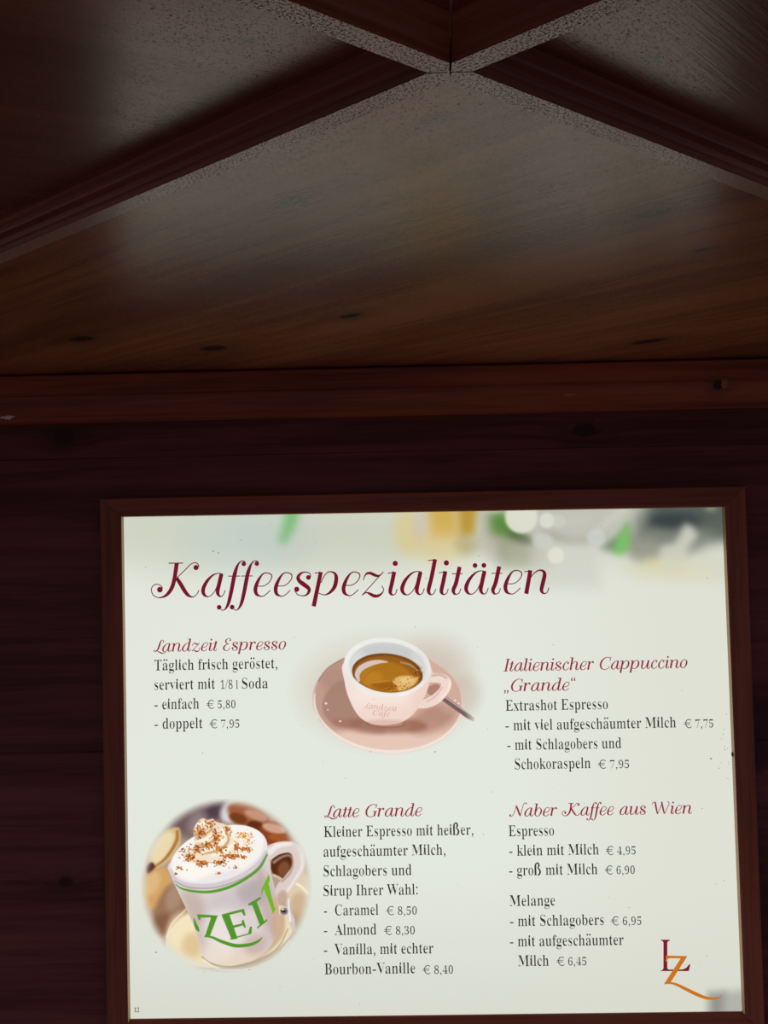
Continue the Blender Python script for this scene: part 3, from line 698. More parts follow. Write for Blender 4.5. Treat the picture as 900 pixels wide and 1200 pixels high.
def roman_glyph(ch, inset):
    if (ch, inset) in _cache:
        return _cache[ch, inset]
    base = {'\u00e4': 'a', '\u00f6': 'o'}.get(ch, ch)
    vs, fs = [], []
    if base in ROMAN_STROKES:
        adv, st, dots = ROMAN_STROKES[base]
        for s in st:
            ribbon(vs, fs, s, 0)
        for d in dots:
            dot(vs, fs, *d)
    else:
        adv, data = GLYPHS[base]
        loops = []
        for cs in data.split('/'):
            P = np.array([[float(v) for v in p.split(',')] for p in cs.split(' ')])
            d = np.roll(P, -1, 0) - np.roll(P, 1, 0)
            d /= (np.hypot(d[:, 0], d[:, 1]) + 1e-9)[:, None]
            area = 0.5 * np.sum(P[:, 0] * np.roll(P[:, 1], -1) - np.roll(P[:, 0], -1) * P[:, 1])
            # fonts wind outer loops one way and counters the other; the normal below points into the ink
            Q = P.copy()
            Q[:, 0] += inset * d[:, 1] * ROMAN_SIGN
            loops.append(Q)
        vl = [[Vector((p[0], p[1], 0)) for p in q] for q in loops]
        tr = tessellate_polygon(vl)
        flat = [tuple(p) for q in loops for p in q]
        vs = flat
        fs = [tuple(t) for t in tr]
        if ch != base:
            cx = {'a': 188, 'o': 188}[base]
            dot(vs, fs, cx - 68, 445, 42)
            dot(vs, fs, cx + 68, 445, 42)
    _cache[ch, inset] = (adv, vs, fs)
    return _cache[ch, inset]


ROMAN_SIGN = 1.0


def layout_roman(text, inset):
    x, vs, fs = 0.0, [], []
    for ch in text:
        if ch == ' ':
            x += 185
            continue
        adv, v, f = roman_glyph(ch, inset)
        b = len(vs)
        vs += [(p[0] + x, p[1]) for p in v]
        fs += [tuple(i + b for i in q) for q in f]
        x += adv
    return vs, fs


def layout_display(text, wmin, gain=1.0):
    x, vs, fs = 0.0, [], []
    for ch in text:
        if ch == ' ':
            x += 120
            continue
        adv, st, dots = DISPLAY[ch]
        for s in st:
            ribbon(vs, fs, [(p[0] + x, p[1], p[2] * gain) for p in s], wmin)
        for d in dots:
            dot(vs, fs, d[0] + x, d[1], d[2])
        x += adv
    return vs, fs


SHEET = -0.003       # plane of the printed sheet (the wall face is 0)
PRINT = SHEET - 0.0004


def place_text(name, vs, fs, x0, y0, x1, scale, mat, parent, origin, y1=None, depth=PRINT):
    """set a line from photo-frame point (x0, y0) on its baseline to the end x1; scale = metres per unit of height"""
    A = np.array(vs, float)
    ax, az = wallpt(x0, y0, depth)
    bx, bz = wallpt(x1, y0 if y1 is None else y1, depth)
    rise = 0.0 if y1 is None else (bz - az) / (bx - ax)
    mn, mx = A[:, 0].min(), A[:, 0].max()
    kx = (bx - ax) / (mx - mn)
    X = ax + (A[:, 0] - mn) * kx
    Z = az + A[:, 1] * scale + (X - ax) * rise
    pts = [(x - origin[0], depth - origin[1], z - origin[2]) for x, z in zip(X, Z)]
    return new_obj(name, mesh(name, pts, fs), mat, parent)


# ================================================================= the backlit menu board
C_PX = dict(tl=(145, 606), tr=(846, 594.5), br=(869.5, 1184.8), bl=(153, 1193.7))
O_PX = dict(tl=(116.5, 584), tr=(874, 569), br=(897, 1212), bl=(125, 1222))
FR = -0.015
inner = {k: wallpt(*v, SHEET) for k, v in C_PX.items()}
outer = {k: wallpt(*v, FR) for k, v in O_PX.items()}
ox = (inner['bl'][0] + inner['br'][0]) / 2
oz = outer['bl'][1]
ORG = (ox, 0.0, oz)
menu = bpy.data.objects.new('menu_board', None)
COL.objects.link(menu)
menu.location = ORG
menu['label'] = 'backlit coffee menu board in a mitred brown wooden frame on the wall'
menu['category'] = 'menu board'

# frame rails, each mitred at both ends
order = ['tl', 'tr', 'br', 'bl']
FW = (0.34, 0.108, 0.062, 1), (0.15, 0.045, 0.028, 1)
rails = {}
m_raw = plain('raw_inner_edge', (0.62, 0.44, 0.27, 1), 0.6, 0.2)
for i in range(4):
    a, b = order[i], order[(i + 1) % 4]
    (oax, oaz), (obx, obz) = outer[a], outer[b]
    (iax, iaz), (ibx, ibz) = inner[a], inner[b]
    fr = FR if i != 2 else -0.0052          # the bottom rail sits almost flush with the sheet
    m_rail = wood('frame_wood', FW[0], FW[1], angle=((0, 0, 0) if i in (0, 2) else (0, math.radians(90), 0)), offset=(0.3 * i, 0.1, 0.07 * i), rough=0.45, bump=0.2, spec_level=0.25)
    sec = []
    for (o_, i_) in (((oax, oaz), (iax, iaz)), ((obx, obz), (ibx, ibz))):
        o_, i_ = np.array(o_), np.array(i_)
        wd = np.hypot(*(o_ - i_))
        e = (o_ - i_) / wd
        bvl = 0.0016
        ring = [(o_, 0.0), (o_, fr + bvl), (o_ - e * bvl * 1.2, fr), (i_ + e * bvl * 1.0, fr), (i_, fr + bvl * 0.6), (i_, 0.0)]
        sec.append([(q[0] - ORG[0], y - ORG[1], q[1] - ORG[2]) for q, y in ring])
    vs, fs = [], []
    gap = 0.0002
    NS = 12
    pa, pb = np.array(sec[0]), np.array(sec[1])
    axis = (pb.mean(0) - pa.mean(0)); axis /= np.linalg.norm(axis)
    pa = pa + axis * gap; pb = pb - axis * gap
    for j in range(NS + 1):
        vs += [tuple(p) for p in pa + (pb - pa) * j / NS]
    for j in range(NS):
        for k in range(6):
            fs.append((j * 6 + k, j * 6 + (k + 1) % 6, (j + 1) * 6 + (k + 1) % 6, (j + 1) * 6 + k))
    fs += [tuple(range(6)), tuple(range(NS * 6 + 5, NS * 6 - 1, -1))]
    me = mesh('frame_rail', vs, fs)
    bm = bmesh.new(); bm.from_mesh(me); bmesh.ops.recalc_face_normals(bm, faces=bm.faces); bm.to_mesh(me); bm.free()
    me.materials.append(m_rail)
    me.materials.append(m_raw)
    for p in me.polygons:
        c_ = p.center
        if abs(p.normal.y) < 0.2 and p.area > 1e-5:
            mid_in = (np.array(inner[a]) + np.array(inner[b])) / 2
            if np.hypot(c_.x + ORG[0] - mid_in[0], 0 if i in (1, 3) else 9) < 0.02 or np.hypot(c_.z + ORG[2] - mid_in[1], 0 if i in (0, 2) else 9) < 0.006:
                toward = (mid_in[0] - ox) * p.normal.x if i in (1, 3) else (mid_in[1] - (EYE - 0.23)) * p.normal.z
                if toward < 0:
                    p.material_index = 1          # unstained inner edge
    rails[a] = new_obj('frame_rail', me, None, menu)

def soften(im, k):
    ker = np.hanning(2 * k + 3)[1:-1]
    ker /= ker.sum()
    for ax in (0, 1):
        pad = [(0, 0)] * 3
        pad[ax] = (k, k)
        q = np.pad(im, pad, mode='edge')
        im = sum(w * np.take(q, np.arange(i, i + im.shape[ax]), ax) for i, w in enumerate(ker))
    return im


# the sheet with the blurred table photograph along its top
PAPER = (225, 228, 216)
P = Painter((140, 588, 876, 1200), 1.6, 0, 0, 1.0)
u = (P.px - 145) / 710
v = (P.py - 600) / 590
P.fill(PAPER)
P.blend(0.75 * P.ell(430, 930, 420, 300, 0, 560), (228, 233, 222))  # uneven backlight painted into the sheet colour: brighter middle
P.blend(0.7 * P.soft(1120 - P.py, 260), (210, 211, 199))  # backlight falling off towards the bottom, painted in
P.blend(0.5 * P.soft((P.px - 700) * -1.0, 260), (218, 219, 204))  # same painted backlight falloff towards the right edge
top = P.soft(P.py - 655, 75)
P.blend(0.75 * top, (200, 204, 188))
P.blend(0.7 * P.ell(285, 632, 75, 34, 0, 60), (188, 205, 200))
P.blend(0.35 * P.ell(400, 645, 90, 34, 0, 60), (192, 196, 176))
P.blend(0.5 * P.ell(205, 625, 60, 50, 0, 70), (206, 210, 192))
P.blend(0.85 * P.line([(343, 600, 16), (339, 615, 14), (332, 632, 8)], 16), (112, 182, 108))
P.blend(0.55 * P.ell(476, 622, 14, 26, 0, 22), (220, 198, 120))
P.blend(0.55 * P.ell(492, 617, 9, 20, 0, 12), (205, 188, 180))
P.blend(0.9 * P.poly([(500, 590), (532, 590), (538, 615), (534, 630), (506, 632)], 18), (208, 170, 74))
P.blend(0.6 * P.ell(515, 640, 34, 18, 0, 30), (220, 196, 128))
P.blend(0.95 * P.poly([(536, 588), (560, 588), (556, 625), (540, 628)], 12), (186, 146, 50))
P.blend(0.5 * P.ell(548, 638, 14, 12, 0, 16), (165, 150, 95))
P.blend(0.75 * P.poly([(566, 600), (600, 612), (640, 640), (645, 662), (590, 664), (566, 640)], 26), (146, 148, 122))
P.blend(0.9 * P.poly([(574, 604), (590, 599), (606, 618), (618, 630), (596, 630), (578, 624)], 14), (84, 132, 56))
P.blend(0.6 * P.ell(611, 631, 16, 5, 20, 8), (74, 84, 62))
P.blend(0.5 * P.ell(572, 642, 12, 14, 0, 14), (205, 196, 188))
P.blend(0.4 * P.ell(612, 652, 18, 14, 0, 16), (186, 186, 160))
# blurred glass bowl with light discs
P.blend(0.92 * P.poly([(588, 588), (756, 588), (738, 606), (716, 630), (690, 642), (655, 640), (625, 628), (602, 612)], 9), (190, 191, 178))
P.blend(0.6 * P.line([(640, 626, 8), (672, 634, 7), (706, 630, 8)], 9), (150, 150, 134))
P.blend(0.5 * P.line([(650, 612, 5), (690, 610, 6)], 10), (205, 204, 196))
P.blend(0.8 * P.line([(732, 596, 10), (712, 612, 8), (700, 622, 6)], 10), (206, 205, 196))
P.blend(0.75 * P.poly([(622, 640), (700, 634), (705, 690), (625, 690)], 26), (208, 209, 198))
# dark foliage, bright leaf and the pale shape to the right
P.blend(0.85 * P.poly([(756, 588), (870, 588), (870, 628), (830, 640), (800, 650), (752, 656), (738, 648), (744, 606)], 24), (112, 116, 106))
P.blend(0.9 * P.poly([(766, 588), (870, 588), (870, 616), (800, 622), (758, 618)], 20), (74, 84, 80))
P.blend(0.9 * P.ell(790, 610, 28, 8, 0, 12), (50, 62, 64))
P.blend(0.7 * P.poly([(826, 588), (870, 588), (870, 636), (836, 632)], 20), (88, 98, 90))
P.blend(0.9 * P.poly([(736, 612), (722, 628), (704, 642), (722, 648), (742, 640)], 12), (104, 126, 98))
P.blend(0.95 * P.poly([(737, 612), (740, 640), (728, 652), (717, 646), (726, 626)], 9), (124, 192, 104))
P.blend(0.8 * P.ell(757, 646, 18, 14, 0, 18), (158, 158, 142))
P.blend(0.95 * P.spoly([(803, 614), (817, 626), (806, 645), (800, 668), (776, 668), (774, 642), (792, 634)], 12), (204, 206, 190))
P.blend(0.7 * P.ell(800, 668, 66, 14, 0, 22), (216, 214, 184))
P.blend(0.5 * P.ell(765, 661, 12, 7, 0, 10), (216, 210, 160))
P.blend(0.75 * P.ell(845, 660, 22, 20, 0, 34), (214, 215, 200))
P.blend(0.7 * P.ell(833, 595, 7, 3, 0, 5), (190, 190, 150))
P.im = soften(P.im, 4)
P.blend(0.95 * P.ell(611, 606, 19, 19, 0, 5), (222, 222, 206))
P.blend(0.85 * P.ell(641, 610, 9, 9, 0, 4), (221, 222, 210))
P.blend(0.6 * P.ell(655, 611, 8, 8, 0, 4), (206, 208, 200))
P.blend(0.7 * P.ell(636, 634, 12, 10, 0, 8), (206, 208, 200))
P.blend(0.95 * P.ell(651.5, 651, 9.5, 9.5, 0, 4), (223, 224, 208))
P.blend(0.75 * P.ell(699, 630, 11, 10, 0, 6), (206, 209, 206))
# shadow from inside the box, painted into the sheet's lower corner next to the logo
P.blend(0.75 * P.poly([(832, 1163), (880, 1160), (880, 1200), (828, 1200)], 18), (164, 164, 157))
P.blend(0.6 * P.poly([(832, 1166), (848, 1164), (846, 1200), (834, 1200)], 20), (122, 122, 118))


def inside_sheet(px, py):
    q = [C_PX[k] for k in ('tl', 'tr', 'br', 'bl')]
    m = np.ones(px.shape, bool)
    for i in range(4):
        (ax, ay), (bx, by) = q[i], q[(i + 1) % 4]
        m &= ((bx - ax) * (py - ay) - (by - ay) * (px - ax)) > -2.5 * math.hypot(bx - ax, by - ay)
    return m


# snap the grid to the true corners of the sheet so its edge meets the rails
us, vs_ = np.meshgrid(np.linspace(0, 1, P.nx), np.linspace(0, 1, P.ny))
gx = (1 - us) * (1 - vs_) * C_PX['tl'][0] + us * (1 - vs_) * C_PX['tr'][0] + us * vs_ * C_PX['br'][0] + (1 - us) * vs_ * C_PX['bl'][0]
gy = (1 - us) * (1 - vs_) * C_PX['tl'][1] + us * (1 - vs_) * C_PX['tr'][1] + us * vs_ * C_PX['br'][1] + (1 - us) * vs_ * C_PX['bl'][1]


def resample(P, gx, gy):
    bx0, by0, bx1, by1 = P.box
    fx = np.clip((gx - bx0) / (bx1 - bx0) * (P.nx - 1), 0, P.nx - 1.001)
    fy = np.clip((gy - by0) / (by1 - by0) * (P.ny - 1), 0, P.ny - 1.001)
    ix, iy = fx.astype(int), fy.astype(int)
    tx, ty = (fx - ix)[..., None], (fy - iy)[..., None]
    return (P.im[iy, ix] * (1 - tx) + P.im[iy, ix + 1] * tx) * (1 - ty) + (P.im[iy + 1, ix] * (1 - tx) + P.im[iy + 1, ix + 1] * tx) * ty


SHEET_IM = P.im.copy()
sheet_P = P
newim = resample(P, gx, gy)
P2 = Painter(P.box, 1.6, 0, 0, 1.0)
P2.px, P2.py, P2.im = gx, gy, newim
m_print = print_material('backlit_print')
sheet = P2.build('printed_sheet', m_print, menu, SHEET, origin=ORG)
sheet['label'] = 'glowing white printed sheet'


def paper_under(Q):
    Q.im = resample(sheet_P, Q.px, Q.py)


# ---------------------------------------------------------------- picture: espresso cup on a saucer
E = Painter((318, 706, 590, 910), 0.55, 340, 740, 4.0909)
paper_under(E)
bgim = E.im.copy()
E.blend(0.62 * E.ell(450, 285, 390, 235, 0, 230), (210, 199, 184))
E.blend(0.5 * E.ell(690, 160, 150, 120, 0, 190), (200, 180, 166))
E.blend(0.35 * E.ell(840, 300, 70, 90, 0, 90), (190, 165, 150))
sau = E.ell(470, 335, 362, 248, 4, 7)
E.blend(sau, (211, 174, 157))
E.blend(sau * E.ell(470, 545, 330, 130, 0, 150), (230, 198, 182))
E.blend(0.9 * sau * E.ell(210, 330, 130, 150, 0, 60), (190, 153, 136))
E.blend(0.8 * sau * E.ell(230, 210, 80, 90, 30, 60), (176, 138, 124))
E.blend(0.85 * sau * E.spoly([(230, 240), (300, 260), (350, 400), (330, 455), (220, 450), (160, 390), (165, 310)], 22), (166, 127, 111))
E.blend(0.6 * sau * E.ell(680, 420, 120, 60, -25, 60), (166, 116, 100))
E.blend(0.6 * sau * E.ell(760, 300, 60, 90, 0, 60), (206, 168, 152))
E.blend(0.75 * sau * E.ell(470, 448, 185, 40, 2, 40), (150, 98, 80))
E.blend(0.5 * sau * E.ell(330, 455, 130, 30, 10, 36), (158, 108, 92))
rim = E.ell(470, 335, 362, 248, 4, 5) - E.ell(470, 328, 352, 240, 4, 8)
lower = np.clip((E.Y - 250) / 200, 0, 1)
E.blend(0.85 * np.clip(rim, 0, 1) * (0.25 + 0.75 * lower), (244, 232, 222))
E.blend(0.5 * E.line([(135, 240, 5), (180, 175, 5), (255, 130, 4)], 4), (120, 88, 78))
E.blend(0.7 * E.line([(118, 300, 7), (118, 350, 9), (132, 410, 8)], 6), (240, 228, 220))
for (hx, hy, hr) in ((172, 345, 7), (240, 430, 6), (180, 375, 4), (790, 330, 6), (808, 345, 5)):
    E.blend(0.8 * E.ell(hx, hy, hr, hr * 0.7, 0, 5), (250, 240, 232))
# spoon beyond the handle
fade = np.clip((895 - E.X) / 60, 0, 1)
E.blend(fade * E.poly([(668, 262), (690, 268), (885, 415), (880, 432), (850, 418), (664, 285)], 5), (120, 94, 90))
E.blend(0.9 * fade * E.poly([(690, 272), (880, 412), (886, 420), (700, 288)], 4), (200, 186, 184))
E.blend(0.8 * E.poly([(664, 272), (730, 318), (726, 330), (662, 286)], 4), (62, 42, 42))
# handle
E.blend(E.ell(690, 280, 34, 26, -30, 8), (176, 128, 112))
E.blend(E.line([(668, 222, 44), (720, 224, 46), (748, 244, 50), (738, 282, 48), (700, 322, 50), (655, 345, 44), (620, 352, 34)], 5), (241, 216, 205))
E.blend(0.7 * E.line([(668, 212, 14), (720, 208, 12), (748, 222, 12)], 9), (196, 164, 156))
E.blend(0.7 * E.line([(765, 240, 8), (758, 280, 9), (716, 330, 8)], 7), (252, 236, 228))
E.blend(0.6 * E.line([(730, 268, 8), (695, 312, 8), (655, 336, 8)], 8), (212, 170, 158))
# cup
cup = E.spoly([(257, 150), (261, 240), (282, 320), (325, 400), (380, 438), (450, 448), (530, 436), (590, 395), (640, 320), (668, 240), (674, 175), (560, 120), (380, 120)], 5)
foot = E.ell(455, 436, 92, 27, 2, 5)
E.blend(0.9 * E.ell(458, 444, 96, 18, 2, 10), (150, 100, 84))
E.blend(0.7 * E.ell(458, 440, 84, 16, 2, 8), (200, 150, 132))
E.blend(cup, (244, 228, 219))
E.blend(0.75 * cup * E.ell(460, 410, 180, 70, 0, 120), (240, 212, 198))
E.blend(0.6 * cup * E.ell(610, 330, 30, 60, 30, 40), (250, 226, 214))
E.blend(0.8 * cup * E.ell(650, 300, 60, 150, 22, 90), (238, 206, 194))
E.blend(0.5 * cup * E.ell(275, 280, 40, 120, -18, 60), (238, 222, 214))
E.blend(0.55 * cup * E.ell(458, 440, 110, 18, 0, 22), (214, 166, 148))
E.blend(0.4 * cup * E.ell(420, 320, 120, 40, 0, 60), (250, 232, 224))
# rim and inside
E.blend(E.ell(466, 170, 209, 139, 6, 5), (234, 234, 230))
E.blend(0.7 * E.ell(466, 160, 200, 122, 6, 20), (240, 241, 238))
E.blend(E.ell(466, 172, 184, 118, 6, 7), (210, 210, 208))
E.blend(0.7 * E.ell(470, 100, 120, 40, 4, 50), (198, 199, 200))
E.blend(0.6 * E.ell(320, 170, 40, 70, 10, 40), (222, 222, 222))
E.blend(0.7 * E.ell(620, 170, 40, 80, -10, 40), (216, 214, 212))
ins = E.ell(466, 172, 186, 120, 6, 6)
E.blend(ins * E.ell(466, 201, 170, 95, 6, 5), (116, 66, 18))
E.blend(ins * E.ell(466, 206, 160, 88, 6, 10), (150, 92, 22))
E.blend(0.9 * ins * E.ell(455, 215, 130, 72, 6, 20), (176, 116, 24))
E.blend(0.8 * ins * E.ell(390, 225, 50, 40, 0, 40), (190, 130, 36))
E.blend(0.7 * ins * E.ell(480, 262, 90, 22, 4, 22), (150, 84, 14))
# window reflection in the coffee
E.blend(0.92 * ins * E.line([(328, 235, 14), (322, 205, 24), (340, 176, 28), (380, 155, 26), (425, 145, 18), (465, 146, 6)], 8), (219, 206, 204))
E.blend(0.6 * ins * E.line([(530, 148, 8), (575, 160, 9), (600, 178, 5)], 7), (196, 170, 140))
E.blend(0.5 * ins * E.line([(310, 240, 7), (304, 200, 9), (330, 160, 8), (400, 125, 8), (480, 118, 9), (560, 130, 8), (620, 170, 8)], 8), (140, 84, 30))
E.blend(0.5 * ins * E.line([(395, 245, 6), (440, 240, 10), (480, 236, 5)], 9), (214, 150, 54))
E.blend(0.6 * ins * E.line([(350, 230, 8), (390, 190, 8), (470, 162, 6)], 10), (166, 104, 22))
# crema
cr = E.spoly([(492, 240), (510, 220), (550, 212), (590, 215), (612, 228), (598, 252), (560, 276), (520, 284), (510, 262)], 14)
E.blend(0.95 * ins * cr, (228, 182, 108))
E.blend(0.6 * ins * E.ell(560, 235, 34, 16, 0, 20), (240, 206, 146))
rnd = random.Random(11)
for _ in range(46):
    a = rnd.uniform(0, 1)
    bx, by = (rnd.uniform(500, 610), rnd.uniform(215, 275)) if a < 0.55 else (rnd.uniform(595, 636), rnd.uniform(175, 245))
    E.blend(0.8 * ins * E.ell(bx, by, rnd.uniform(1.8, 4.2), rnd.uniform(1.8, 3.6), 0, 2.5), (84, 44, 12) if rnd.random() < 0.7 else (240, 210, 150))
for _ in range(26):
    E.blend(0.6 * ins * E.ell(rnd.uniform(450, 540), rnd.uniform(262, 288), rnd.uniform(2, 7), rnd.uniform(1.5, 3), rnd.uniform(-20, 20), 3), rnd.choice([(230, 160, 50), (120, 66, 10), (206, 140, 44)]))
E.blend(0.8 * E.line([(300, 238, 8), (345, 285, 11), (420, 304, 12), (500, 306, 12), (580, 288, 11), (640, 240, 8)], 9), (243, 236, 230))
E.blend(0.5 * E.ell(548, 300, 26, 6, -12, 6), (255, 252, 248))
diff = np.abs(E.im - bgim).max(-1) > 0.006
m_print2 = m_print
espresso = E.build('espresso_picture', m_print2, sheet, SHEET - 0.0002, keep=diff, origin=(ORG[0], ORG[1], ORG[2]))
espresso['label'] = 'printed picture of an espresso cup on a saucer'

# ---------------------------------------------------------------- picture: latte mug with cream
Lp = Painter((164, 936, 366, 1140), 0.55, 160, 930, 4.2857)
paper_under(Lp)
bg2 = Lp.im.copy()
base = Lp.im.copy()
Q = Lp
Q.fill((190, 165, 148))
Q.blend(Q.ell(300, 120, 150, 110, 0, 90), (128, 108, 110))
Q.blend(0.8 * Q.ell(410, 75, 60, 40, -30, 40), (92, 78, 88))
Q.blend(0.9 * Q.ell(300, 150, 40, 60, 20, 60), (158, 142, 142))
Q.blend(0.9 * Q.ell(470, 90, 46, 60, 30, 40), (224, 222, 224))
Q.blend(Q.ell(560, 110, 110, 60, 25, 36), (168, 112, 84))
Q.blend(0.9 * Q.ell(600, 110, 60, 22, 20, 26), (206, 164, 140))
Q.blend(0.9 * Q.ell(510, 125, 46, 26, 20, 24), (128, 78, 46))
Q.blend(0.9 * Q.ell(600, 165, 46, 26, 15, 20), (110, 62, 40))
Q.blend(Q.ell(700, 205, 90, 60, 10, 34), (150, 84, 52))
Q.blend(0.9 * Q.ell(690, 175, 60, 24, 15, 22), (218, 180, 158))
Q.blend(0.8 * Q.ell(720, 225, 60, 20, 10, 20), (176, 110, 70))
Q.blend(0.9 * Q.poly([(700, 90), (860, 90), (860, 260), (780, 240)], 60), (206, 196, 200))
# pale cup to the left
Q.blend(Q.spoly([(60, 330), (90, 250), (150, 185), (215, 175), (215, 260), (160, 340), (80, 380)], 20), (216, 190, 142))
Q.blend(0.9 * Q.ell(130, 270, 40, 90, 32, 34), (236, 222, 186))
Q.blend(0.9 * Q.line([(205, 190, 14), (200, 240, 16), (150, 320, 14), (90, 370, 8)], 12), (178, 128, 74))
Q.blend(0.9 * Q.ell(70, 375, 20, 30, 20, 18), (92, 56, 60))
Q.blend(Q.spoly([(40, 430), (110, 370), (165, 400), (170, 470), (120, 560), (60, 580), (30, 520)], 26), (214, 172, 118))
Q.blend(0.8 * Q.ell(80, 450, 34, 60, 20, 40), (226, 194, 146))
Q.blend(0.95 * Q.spoly([(150, 470), (210, 470), (270, 590), (190, 650), (130, 720), (80, 650), (90, 580)], 40), (162, 128, 104))
Q.blend(0.7 * Q.ell(190, 520, 40, 70, 20, 50), (186, 160, 140))
Q.blend(0.7 * Q.ell(120, 660, 40, 60, 30, 40), (140, 104, 86))
# saucer
Q.blend(Q.ell(470, 700, 330, 165, -12, 10), (236, 222, 192))
Q.blend(0.8 * Q.ell(230, 680, 70, 90, 30, 60), (244, 230, 196))
Q.blend(0.7 * Q.line([(150, 720, 10), (180, 650, 9), (250, 580, 7)], 8), (246, 238, 220))
Q.blend(0.8 * Q.ell(280, 760, 50, 60, 0, 60), (222, 196, 152))
Q.blend(0.9 * Q.ell(800, 480, 70, 110, 0, 40), (226, 212, 184))
Q.blend(0.9 * Q.line([(800, 450, 14), (830, 470, 16), (860, 500, 14)], 10), (244, 234, 212))
Q.blend(0.8 * Q.ell(820, 560, 50, 60, 0, 40), (206, 180, 150))
Q.blend(0.8 * Q.line([(330, 820, 8), (400, 862, 9), (520, 866, 8), (640, 830, 8), (720, 760, 7), (760, 680, 6)], 7), (172, 166, 134))
Q.blend(0.8 * Q.line([(340, 840, 8), (420, 882, 8), (560, 882, 9), (690, 830, 8), (770, 740, 8)], 8), (240, 238, 226))
Q.blend(0.7 * Q.spoly([(690, 640), (740, 600), (740, 700), (680, 780), (600, 830), (650, 740)], 26), (196, 166, 140))
Q.blend(0.8 * Q.line([(765, 560, 22), (772, 620, 26), (790, 680, 22)], 14), (206, 198, 196))
# handle
Q.blend(Q.ell(735, 360, 60, 70, 10, 10), (104, 66, 46))
Q.blend(0.8 * Q.ell(740, 380, 30, 40, 10, 24), (150, 104, 76))
Q.blend(0.9 * Q.line([(690, 410, 14), (720, 425, 14), (735, 440, 10)], 8), (222, 206, 186))
Q.blend(Q.line([(660, 300, 70), (710, 275, 62), (775, 270, 54), (810, 300, 60), (812, 370, 62), (775, 430, 66), (735, 480, 70), (715, 530, 50)], 6), (222, 208, 204))
Q.blend(0.9 * Q.line([(660, 300, 30), (710, 262, 26), (775, 250, 18)], 18), (240, 236, 232))
Q.blend(0.8 * Q.line([(690, 345, 14), (730, 318, 12), (770, 312, 10), (785, 345, 10), (770, 400, 12), (730, 440, 12)], 12), (186, 160, 150))
Q.blend(0.7 * Q.line([(828, 310, 12), (830, 370, 14), (790, 440, 12), (750, 500, 12)], 14), (246, 236, 230))
Q.blend(0.8 * Q.ell(730, 525, 26, 40, 20, 26), (196, 168, 152))
# metal ball beside the mug
Q.blend(Q.line([(765, 530, 8), (764, 570, 10), (772, 640, 12)], 6), (236, 232, 234))
Q.blend(Q.ell(741, 591, 20, 18, 0, 6), (150, 138, 144))
Q.blend(0.9 * Q.ell(738, 590, 13, 8, 20, 6), (60, 48, 56))
Q.blend(0.9 * Q.ell(735, 582, 6, 5, 0, 4), (250, 250, 250))
# mug body
mug = Q.poly(spline([(165, 350, 1), (172, 410, 1), (205, 485, 1), (250, 580, 1), (290, 670, 1), (315, 750, 1), (333, 815, 1), (370, 845, 1), (440, 858, 1), (530, 852, 1), (610, 822, 1), (670, 770, 1), (705, 690, 1), (716, 600, 1), (700, 500, 1), (676, 400, 1), (655, 280, 1), (560, 200, 1), (300, 250, 1)], 5, closed=True)[:, :2], 5)
Q.blend(mug, (222, 212, 210))
Q.blend(0.8 * mug * Q.poly([(230, 500), (330, 540), (360, 760), (330, 820), (280, 660)], 70), (206, 190, 184))
Q.blend(0.7 * mug * Q.ell(480, 540, 130, 60, -15, 100), (204, 194, 198))
Q.blend(0.8 * mug * Q.ell(440, 690, 90, 110, -15, 110), (236, 228, 226))
Q.blend(0.85 * mug * Q.ell(660, 560, 50, 200, -14, 90), (198, 180, 176))
Q.blend(0.7 * mug * Q.ell(705, 640, 26, 120, -4, 40), (214, 176, 148))
Q.blend(0.8 * mug * Q.ell(500, 830, 160, 36, -6, 60), (232, 216, 200))
Q.blend(0.7 * mug * Q.ell(590, 500, 70, 60, -30, 80), (186, 174, 178))
Q.blend(0.6 * mug * Q.ell(290, 560, 50, 90, -20, 70), (198, 182, 172))
Q.blend(0.5 * mug * Q.ell(400, 800, 80, 50, 0, 60), (240, 228, 214))
Q.blend(0.6 * mug * Q.ell(600, 760, 60, 50, -30, 60), (196, 174, 164))
Q.blend(0.5 * mug * Q.ell(560, 480, 60, 40, -20, 60), (186, 176, 180))
# milk, rim
rimm = Q.ell(412, 318, 254, 145, -19, 6)
Q.blend(rimm, (234, 230, 232))
Q.blend(0.9 * Q.line([(172, 385, 14), (200, 435, 20), (280, 462, 22), (400, 458, 22), (520, 415, 20), (610, 350, 18), (650, 290, 12)], 9), (212, 204, 208))
Q.blend(0.8 * Q.line([(190, 440, 5), (260, 470, 6), (380, 474, 6), (500, 440, 6), (600, 380, 5), (655, 300, 5)], 5), (168, 156, 156))
milk = Q.ell(408, 300, 240, 126, -19, 10)
Q.blend(milk, (244, 242, 240))
Q.blend(0.7 * milk * Q.ell(300, 400, 110, 40, 12, 50), (250, 246, 236))
Q.blend(0.6 * milk * Q.ell(540, 300, 80, 70, -30, 60), (246, 238, 226))
Q.blend(0.5 * milk * Q.ell(420, 420, 130, 26, -14, 34), (226, 220, 222))
# green band
Q.blend(Q.line([(196, 455, 4), (230, 478, 9), (300, 492, 12), (380, 492, 14), (470, 468, 15), (560, 420, 14), (620, 370, 12), (656, 308, 7)], 4), (106, 166, 70))
